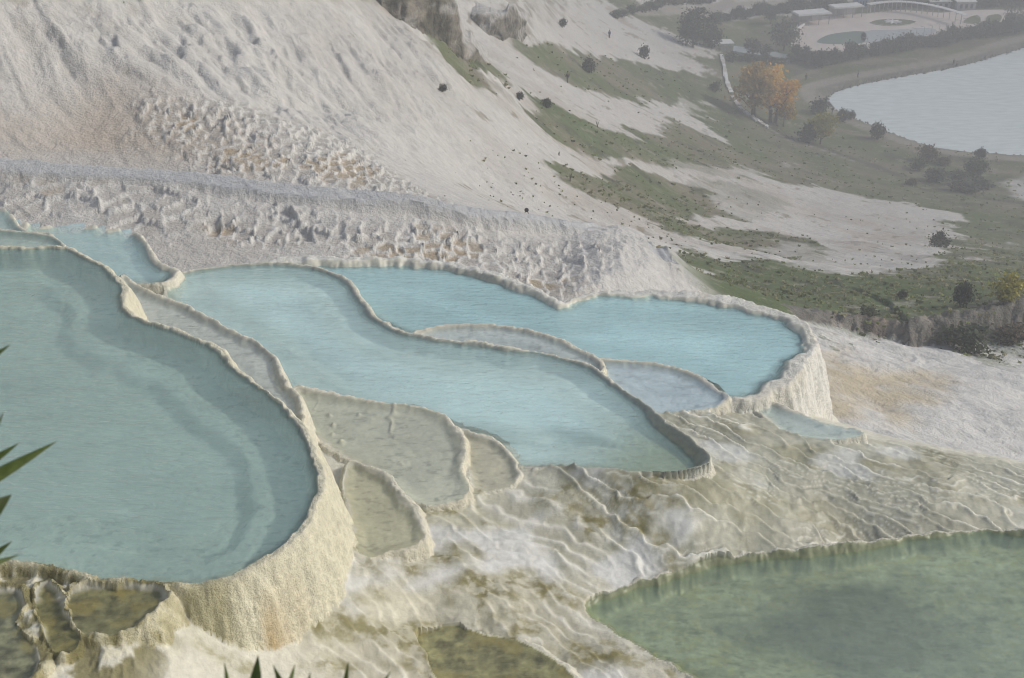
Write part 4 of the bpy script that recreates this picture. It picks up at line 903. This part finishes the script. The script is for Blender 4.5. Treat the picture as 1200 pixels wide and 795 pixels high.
# canal, weir, kerb wall
cn = ground_poly([(858, 54), (880, 57), (905, 61), (930, 66), (926, 70), (900, 66), (875, 63), (857, 60)], 2.2)
tagit(MB().prism(cn, .6, 2.3).build('canal_water', PALEW), kind='structure')
q, mpp = spot(845, 58); e_ = empty('stone_weir', q, .1); tagit(e_, 'small cream stone weir at the head of the pale canal', 'weir')
MB().box((0, 0, .9), (24 * mpp, 3.5, 1.8)).build('wall', STONE, e_); MB().box((0, 0, 1.95), (25 * mpp, 4.0, .24)).build('cap', WHITEP, e_)
for s_ in np.linspace(-.42, .42, 6): MB().box((24 * mpp * s_, -1.95, .8), (.5, .5, 1.6)).build('buttress', STONE, e_)
kp = [spot(a, b)[0] for a, b in smooth_poly(np.array([(845, 66), (848, 78), (851, 95), (857, 112), (866, 127), (877, 136), (890, 145), (900, 151)], float), 5, closed=False)]
e_ = empty('kerb_wall', kp[0]); tagit(e_, 'low white kerb wall winding down past the autumn trees', 'wall')
for q in range(len(kp) - 1):
    a_, b_ = kp[q] - kp[0], kp[q + 1] - kp[0]; m_ = (a_ + b_) / 2; L_ = float(np.hypot(*(b_ - a_)[:2])); 
    if rnd.rand() < .06: continue
    MB().box((m_[0], m_[1], m_[2] + .15), (L_ * .97, .85 + rnd.uniform(-.2, .2), .75 + rnd.uniform(-.15, .15)), math.atan2(b_[1] - a_[1], b_[0] - a_[0])).build('stone', STONE if rnd.rand() < .4 else WHITEP, e_)
# far low buildings
def shed(a, b, w_, h, mt_, label, cat='building'):
    q = at_z(a, b, VP); mpp = math.hypot(q[0], q[1]) / FPX * 1.03; e_ = empty('low_building', (q[0], q[1], VP), .05); tagit(e_, label, cat); W = w_ * mpp
    MB().box((0, 0, h / 2), (W, 5, h)).build('wall', mt_, e_); MB().box((0, 0, h + .1), (W * 1.08, 5.6, .2)).build('roof', WHITEP, e_)
    for s_ in (-.28, 0, .28): MB().box((W * s_, -2.53, h * .5), (W * .14, .08, h * .5)).build('window', POND_GLASS, e_)
POND_GLASS = plain('dark_glass', (.04, .05, .06), .2, .1, 1)
shed(1008, 7, 11, 2.6, plain('blue_paint', (.22, .36, .52), .6, .1, 1), 'small light blue kiosk behind the pavilions'); shed(1098, 8, 22, 2.0, GREYM, 'low grey shed behind the dark hedge'); shed(1128, 10, 20, 2.4, GREYM, 'low grey shed beside the other behind the dark hedge, nearer the bare tree')
# shore stones
sb = MB(); g_ = np.random.RandomState(5); ico = np.array([(1, 0, 0), (-1, 0, 0), (0, 1, 0), (0, -1, 0), (0, 0, 1), (0, 0, -1)], float)
tri = [(0, 2, 4), (2, 1, 4), (1, 3, 4), (3, 0, 4), (2, 0, 5), (1, 2, 5), (3, 1, 5), (0, 3, 5)]
for q in range(len(LAKE) - 1):
    a_, b_ = LAKE[q], LAKE[q + 1]; L_ = np.hypot(*(b_ - a_)); m_ = math.hypot(*a_)
    if m_ > 420 or a_[0] > 150: continue
    for t in np.arange(0, L_, .9):
        p_ = a_ + (b_ - a_) * t / L_ + g_.normal(0, .35, 2); s_ = g_.uniform(.2, .55)
        sb.add(ico * s_ * g_.uniform(.6, 1.2, 3) * g_.uniform(.8, 1.15, (6, 1)) + (p_[0], p_[1], .12), tri)
o_ = sb.build('shore_rocks', plain('shore_rock', (.20, .185, .16), .9, .4, .6)); tagit(o_, 'line of small grey stones along the lake shore', 'rocks', kind='stuff')
# ------------------------------------------------------------------ people
SKIN = plain('skin', (.42, .27, .19), .6, .05, 5); HAIR = plain('hair', (.03, .022, .018), .7, .1, 5)
CL = [plain('cloth_navy', (.03, .035, .055), .9, .2, 6), plain('cloth_black', (.02, .02, .022), .9, .2, 6), plain('cloth_grey', (.10, .10, .10), .9, .2, 6), plain('cloth_blue', (.05, .09, .17), .9, .2, 6)]
def person(px, py, ja, tr_, label, rz, step=.12, group=None):
    p_, _ = spot(px, py); 
    e_ = empty('person', p_, rz); tagit(e_, label, 'person', group)
    me = bpy.data.meshes.new('body')
    V = [(0, 0, .95), (0, 0, 1.15), (0, 0, 1.38), (0, .01, 1.50), (0, .02, 1.60), (0, .02, 1.70), (.09, 0, .90), (.10, step, .50), (.10, step * .9, .06), (.10, step * .9 + .14, .03), (-.09, 0, .90), (-.10, -step * .6, .50), (-.10, -step, .06), (-.10, -step + .14, .03),
         (.19, 0, 1.40), (.24, -.06, 1.13), (.25, .05, .88), (.25, .08, .79), (-.19, 0, 1.40), (-.24, .04, 1.13), (-.25, .14, .90), (-.25, .18, .82)]
    E = [(0, 1), (1, 2), (2, 3), (3, 4), (4, 5), (0, 6), (6, 7), (7, 8), (8, 9), (0, 10), (10, 11), (11, 12), (12, 13), (2, 14), (14, 15), (15, 16), (16, 17), (2, 18), (18, 19), (19, 20), (20, 21)]
    R = [.14, .125, .15, .06, .095, .085, .095, .065, .045, .04, .095, .065, .045, .04, .065, .05, .04, .035, .065, .05, .04, .035]
    me.from_pydata(V, E, []); o = bpy.data.objects.new('body', me); col.objects.link(o); o.parent = e_
    md = o.modifiers.new('skin', 'SKIN'); sv = me.skin_vertices[0].data if me.skin_vertices else None
    if sv is None:
        bm = __import__('bmesh').new(); bm.from_mesh(me); bm.verts.layers.skin.verify(); bm.to_mesh(me); bm.free(); sv = me.skin_vertices[0].data
    for q, r_ in enumerate(R): sv[q].radius = (r_, r_ * .85); sv[q].use_root = (q == 0)
    o.modifiers.new('sub', 'SUBSURF').levels = 1; me.materials.append(SKIN)
    V = np.array(V)
    j = MB().tube(V[[0, 1, 2]] + [(0, 0, -.08), (0, 0, 0), (0, 0, .07)], [.18, .165, .14], 8)
    for arm in ((14, 15, 16), (18, 19, 20)): j.tube(V[list(arm)], [.085, .068, .056], 7)
    j.build('jacket', CL[ja], e_, True)
    for leg in ((6, 7, 8), (10, 11, 12)): MB().tube(np.concatenate([V[[leg[0]]] + (0, 0, .05), V[list(leg[1:])]]), [.115, .085, .066], 7).build('trouser_leg', CL[tr_], e_, True)
    MB().tube([(0, -.02, 1.58), (0, -.015, 1.68), (0, 0, 1.765), (0, 0, 1.80)], [.09, .115, .085, .03], 8).build('hair', HAIR, e_, True)
person(975, 134, 1, 0, 'person in black walking past the dark shrubs where the lake path bends', .4); person(1036, 158, 1, 1, 'person in black standing between a dark shrub and the water', 2.0, .03)
person(1005, 92, 0, 2, 'person in navy alone on the grass above the stone shore', 1.2); person(1117, 77, 1, 0, 'person in dark clothes at the waterside, walking with another', -1.2, group='pair at the waterside'); person(1121, 76.5, 2, 1, 'person in grey top at the waterside, walking with another', -1.2)
person(665, 98, 1, 0, 'person in dark clothes on the white slope below the round shrub', .6); person(714, 45, 3, 0, 'person in blue top far up on the white slope', .2); person(944, 95, 1, 1, 'person in black on the lawn path near the orange tree', 2.6)
# rock outcrops on the far white hill
def outcrop(bot, top, back, label, seed):
    nu, nv = 70, 26; B = smooth_poly(np.array(bot, float), 8, closed=False); T = smooth_poly(np.array(top, float), 8, closed=False)
    t = np.linspace(0, 1, nu); bp_ = np.stack([np.interp(t, np.linspace(0, 1, len(B)), B[:, k]) for k in (0, 1)], 1); tp_ = np.stack([np.interp(t, np.linspace(0, 1, len(T)), T[:, k]) for k in (0, 1)], 1)
    V = []; C_ = []
    for i in range(nu):
        p_, mpp = spot(*bp_[i]); d_ = p_[:2] / np.hypot(*p_[:2]); hgt = max((bp_[i, 1] - tp_[i, 1]) * mpp * 1.02, .15); side = (tp_[i, 0] - bp_[i, 0]) * mpp
        for j in range(nv):
            v = j / (nv - 1)
            if v < .62:
                f_ = v / .62; pos = np.array([*(p_[:2] + d_ * (f_ * hgt * .45)), p_[2] - .6 + f_ * (hgt + .6)])
            else:
                f_ = (v - .62) / .38; q_ = p_[:2] + d_ * (hgt * .45 + f_ * back); zb = zat(q_[0], q_[1]); pos = np.array([q_[0], q_[1], (p_[2] + hgt) * (1 - f_ ** 2) + (zb - .4) * f_ ** 2])
            pos[0] += side * min(v / .62, 1); V.append(pos); C_.append(v)
    V = np.array(V); C_ = np.array(C_); nx = fbm(V[:, 0] * .5 + seed, V[:, 2] * .7 + V[:, 1] * .2, 700 + seed, 4); ny = ridged(V[:, 0] * .35 + V[:, 1] * .2, V[:, 2] * .5, 710 + seed, 4)
    env = np.sin(np.pi * np.clip(C_ / .75, 0, 1)); V[:, 1] -= env * 1.6 * (ny - .5); V[:, 0] += env * .8 * nx; V[:, 2] += env * .5 * nx
    face = sstep(.66, .52, C_ + .08 * nx); c = np.array((.50, .49, .455)) + (np.array((.24, .215, .17)) - (.50, .49, .455)) * face[:, None]
    c = c + (np.array((.12, .11, .075)) - c) * (face * sstep(-.1, .3, fbm(V[:, 0] * .9, V[:, 2] * .9, 720 + seed, 4)))[:, None]; c = c + (np.array((.46, .44, .40)) - c) * (face * sstep(.1, .4, fbm(V[:, 0] * .5 + 5, V[:, 2] * .6, 730 + seed, 4)) * .8)[:, None]
    I = np.arange(nu * nv).reshape(nu, nv); F = np.stack([I[:-1, :-1], I[1:, :-1], I[1:, 1:], I[:-1, 1:]], -1).reshape(-1, 4); org = V.mean(0)
    o = mesh_np('rock_outcrop', V, F, M_ROCK, None, True, {'tint': ('FLOAT_COLOR', c), 'wet': ('FLOAT', np.zeros(len(V)))}, org); tagit(o, label, 'rock')
outcrop([(448, 14), (470, 30), (500, 47), (525, 62), (552, 76), (575, 82)], [(450, -8), (472, 0), (505, 5), (535, 18), (545, 52), (572, 79)], 16, 'broad brown-grey rock outcrop above the ridge of the white hill', 1)
outcrop([(552, 24), (570, 40), (590, 50), (606, 50), (618, 44)], [(553, 20), (570, 20), (588, 24), (602, 16), (618, 30)], 12, 'smaller broken rock face on the far white hill', 2)
# grass tufts
g_ = np.random.RandomState(3); wgt = np.clip(gm, 0, 1) * (RAD > 72) * (RAD < 260) * (ld > 3); edgeb = (gm > .02) * (gm < .98) * (RAD > 72) * (RAD < 240)
cand = np.flatnonzero(((wgt > .4) & (np.abs(np.arctan2(X, Y)) < .55)).ravel()); pick = g_.choice(cand, 5000); pick2 = g_.choice(np.flatnonzero(((tuft > .5) & (RAD > 80) & (RAD < 230) & (np.abs(np.arctan2(X, Y)) < .5) & (fbm(X * .1, Y * .1, 501, 4) > .12)).ravel()), 900)
pk = np.concatenate([pick, pick2]); cen = PX[pk] + np.concatenate([g_.uniform(-.5, .5, (len(pk), 2)), np.zeros((len(pk), 1))], 1)
hh = g_.uniform(.05, .17, len(pk)) * (1 + (np.hypot(cen[:, 0], cen[:, 1]) - 80) / 240); hh[5000:] *= .6; ww = hh * g_.uniform(.8, 2.0, len(pk))
VV = []; 
for k in range(3):
    an = g_.uniform(0, 3.14, len(pk)); dx = np.stack([np.cos(an), np.sin(an), np.zeros(len(pk))], 1) * ww[:, None]; up_ = np.stack([g_.normal(0, .3, len(pk)), g_.normal(0, .3, len(pk)), np.ones(len(pk))], 1) * hh[:, None]
    VV.append(np.stack([cen - dx * .6 - (0, 0, .06), cen + dx * .6 - (0, 0, .06), cen + dx * .9 + up_ * g_.uniform(.5, 1.1, (len(pk), 1)), cen - dx * .9 + up_ * g_.uniform(.5, 1.1, (len(pk), 1))], 1))
VV = np.concatenate(VV).reshape(-1, 3); pal = np.array([(.18, .20, .08), (.24, .23, .13), (.12, .14, .07), (.20, .23, .09), (.30, .28, .19)]); tc_ = np.tile(1.5 * pal[g_.randint(0, 5, len(pk))] * g_.uniform(.7, 1.2, (len(pk), 1)), (3, 1)); tc_ = np.repeat(tc_, 4, 0)
tm_, t, o = mat('grass_blades'); at_ = N(t, 'ShaderNodeAttribute', attribute_name='tint'); d_ = N(t, 'ShaderNodeBsdfDiffuse'); l_ = N(t, 'ShaderNodeBsdfTranslucent'); m_ = N(t, 'ShaderNodeMixShader'); m_.inputs[0].default_value = .5
t.links.new(at_.outputs['Color'], d_.inputs[0]); t.links.new(at_.outputs['Color'], l_.inputs[0]); t.links.new(d_.outputs[0], m_.inputs[1]); t.links.new(l_.outputs[0], m_.inputs[2]); t.links.new(m_.outputs[0], o.inputs[0])
o_ = mesh_np('grass_tufts', VV, np.arange(len(VV)).reshape(-1, 4), tm_, None, False, {'tint': ('FLOAT_COLOR', tc_), 'wet': ('FLOAT', np.zeros(len(VV)))}); tagit(o_, 'rough green and straw grass tufts over the lower slope', 'grass', kind='stuff')
# small sign post and dry stalks on the white slope
q, mpp = spot(617, 258); e_ = empty('sign_post', q); tagit(e_, 'small dark sign with a round board on thin legs on the white slope', 'sign')
DM = plain('dark_metal', (.05, .05, .05), .6, .1, 3)
for s_ in (-.22, .22): MB().tube([(s_, 0, -.1), (s_ * .3, 0, .55)], [.025, .025], 5).build('leg', DM, e_)
MB().tube([(0, -.03, .62), (0, .03, .62)], [.13, .13], 12).build('board', DM, e_)
for (a, b, hp) in [(668, 213, 12), (655, 182, 5), (700, 150, 9)]:
    q, mpp = spot(a, b); e_ = empty('dry_plant', q); tagit(e_, 'thin leafless grey plant on the white slope', 'plant', 'dry plants on the white slope')
    for s_ in range(5):
        an = rnd.uniform(0, 6.28); h = hp * mpp * rnd.uniform(.6, 1.1); MB().tube([(0, 0, -.1), (math.cos(an) * .1 * h, math.sin(an) * .1 * h, h * .5), (math.cos(an) * .28 * h, math.sin(an) * .28 * h, h)], [.05, .035, .012], 5).build('stalk', BARK, e_)
# stones lying on the white slope
STM = plain('dark_stone', (.22, .20, .17), .9, .3, 3)
for q in range(22):
    a, b = rnd.uniform(470, 760), rnd.uniform(140, 300)
    if b > 245 and a < 700: b -= 60
    p_, mpp = spot(a, b); s_ = mpp * rnd.uniform(.7, 1.6); V = ico * s_ * rnd.uniform(.6, 1.2, 3) * rnd.uniform(.75, 1.2, (6, 1)) * (1.2, 1, .7)
    o_ = MB().add(V, tri).build('stone', STM); o_.location = p_ + (0, 0, s_ * .25); o_.name = 'loose_stone'; tagit(o_, 'small dark stone lying loose on the white slope', 'stone', 'loose stones on the white slope')

# ------------------------------------------------------------------ oleander in the foreground
def leaf_mesh(name, L, W, bend, m):
    n_ = 9; V = []; F = []
    for q in range(n_):
        t = q / (n_ - 1); w_ = W * math.sin(math.pi * min(1, .06 + t * .94) ** .8) ** .9 * (1 - .25 * t) + .0004
        z_ = -bend * t * t * L; V += [(t * L, -w_, z_ + w_ * .45), (t * L, 0, z_), (t * L, w_, z_ + w_ * .45)]
    for q in range(n_ - 1):
        for k in (0, 1): F.append((q * 3 + k, q * 3 + k + 1, q * 3 + k + 4, q * 3 + k + 3))
    o = mesh_np(name, np.array(V), np.array(F), m, None, True); me = o.data; bpy.data.objects.remove(o)
    return me
OLE = plain('oleander_leaf', (.085, .115, .03), .45, .25, 14, .35); OST = plain('oleander_stem', (.10, .10, .05), .8, .2, 20)
LEAVES = [leaf_mesh('leaf', 1.0, .095, b_, OLE) for b_ in (.05, .14, -.06)]
from mathutils import Matrix, Vector
def ray3(px, py, dist): d = ray(px, py); return d * dist
def oleander(name, label, tips, stem_px, dist):
    """tips: (tip px, py, base px, py, extra distance); leaves sit on one leaning stem"""
    st_top = ray3(*stem_px[0], dist); root = ray3(*stem_px[1], dist); gx, gy = root[0], root[1]
    gz = zat(gx, gy); e_ = empty(name, (gx, gy, gz)); tagit(e_, label, 'plant')
    org = np.array([gx, gy, gz]); cz = np.array([0, 0, CAMZ]); P = [np.array([gx, gy, gz - .03]) - org, (root + cz) * .5 + np.array([gx, gy, gz]) * .5 - org, root + cz - org, st_top + cz - org]
    MB().tube(P, [.014, .011, .008, .004], 7).build('stem', OST, e_, True)
    for k, (tx, ty, bx, by, dd, wf) in enumerate(tips):
        a_ = ray3(bx, by, dist + dd * .3) + cz - org; b_ = ray3(tx, ty, dist + dd) + cz - org; v = Vector(b_ - a_); L_ = v.length
        o = bpy.data.objects.new('leaf', LEAVES[k % 3]); col.objects.link(o); o.parent = e_
        xq = v.normalized(); side = xq.cross(Vector((rnd.normal(0, .25), -.55 + rnd.normal(0, .2), .8))).normalized(); zq = xq.cross(side)
        o.matrix_local = Matrix(((xq.x * L_, side.x * L_ * wf, zq.x * L_, a_[0]), (xq.y * L_, side.y * L_ * wf, zq.y * L_, a_[1]), (xq.z * L_, side.z * L_ * wf, zq.z * L_, a_[2]), (0, 0, 0, 1)))
oleander('oleander_shrub', 'oleander twig with narrow pointed dark green leaves beside the large grey-teal pool', [(14, 406, -70, 452, .05, 1.1), (21, 488, -60, 570, -.05, 1.3), (66, 513, -70, 592, .1, .75), (24, 520, -60, 570, .05, .9), (33, 579, -65, 632, -.1, 1.25), (12, 634, -60, 690, 0, 1.0), (22, 652, -60, 676, .1, .8), (-30, 560, -90, 640, .1, 1), (-20, 470, -95, 560, .1, 1)], [(-75, 430), (-62, 720)], 1.55)
oleander('oleander_shrub', 'oleander tuft with upright pointed dark leaves in front of the white flow stone', [(304, 766, 292, 850, 0, 1.35), (324, 779, 345, 850, .04, 1.1), (404, 776, 396, 850, -.03, 1.2), (263, 776, 275, 850, .08, .6), (342, 784, 330, 850, .1, .8), (362, 786, 356, 850, .06, .9), (372, 792, 366, 850, -.05, .9), (455, 790, 420, 850, .08, .8), (384, 800, 380, 860, .0, 1)], [(350, 840), (352, 980)], 1.45)
# ------------------------------------------------------------------ haze
hz_m, t, o = mat('haze_air'); v = N(t, 'ShaderNodeVolumePrincipled'); v.inputs['Color'].default_value = (.96, .975, .98, 1); v.inputs['Density'].default_value = HAZE_DENSITY; v.inputs['Anisotropy'].default_value = 0.0
t.links.new(v.outputs[0], o.inputs['Volume'])
zmax = max(float(Z.max()) + 2, CAMZ + 4)
bv = [(sx * 1420, sy, z_) for sx in (-1, 1) for sy in (-30, 1420) for z_ in (-3.0, zmax)]
me = bpy.data.meshes.new('haze'); me.from_pydata(bv, [], [(0, 1, 3, 2), (4, 6, 7, 5), (0, 4, 5, 1), (2, 3, 7, 6), (0, 2, 6, 4), (1, 5, 7, 3)]); me.update(); me.materials.append(hz_m)
haze = bpy.data.objects.new('haze', me); col.objects.link(haze); tagit(haze, kind='stuff')
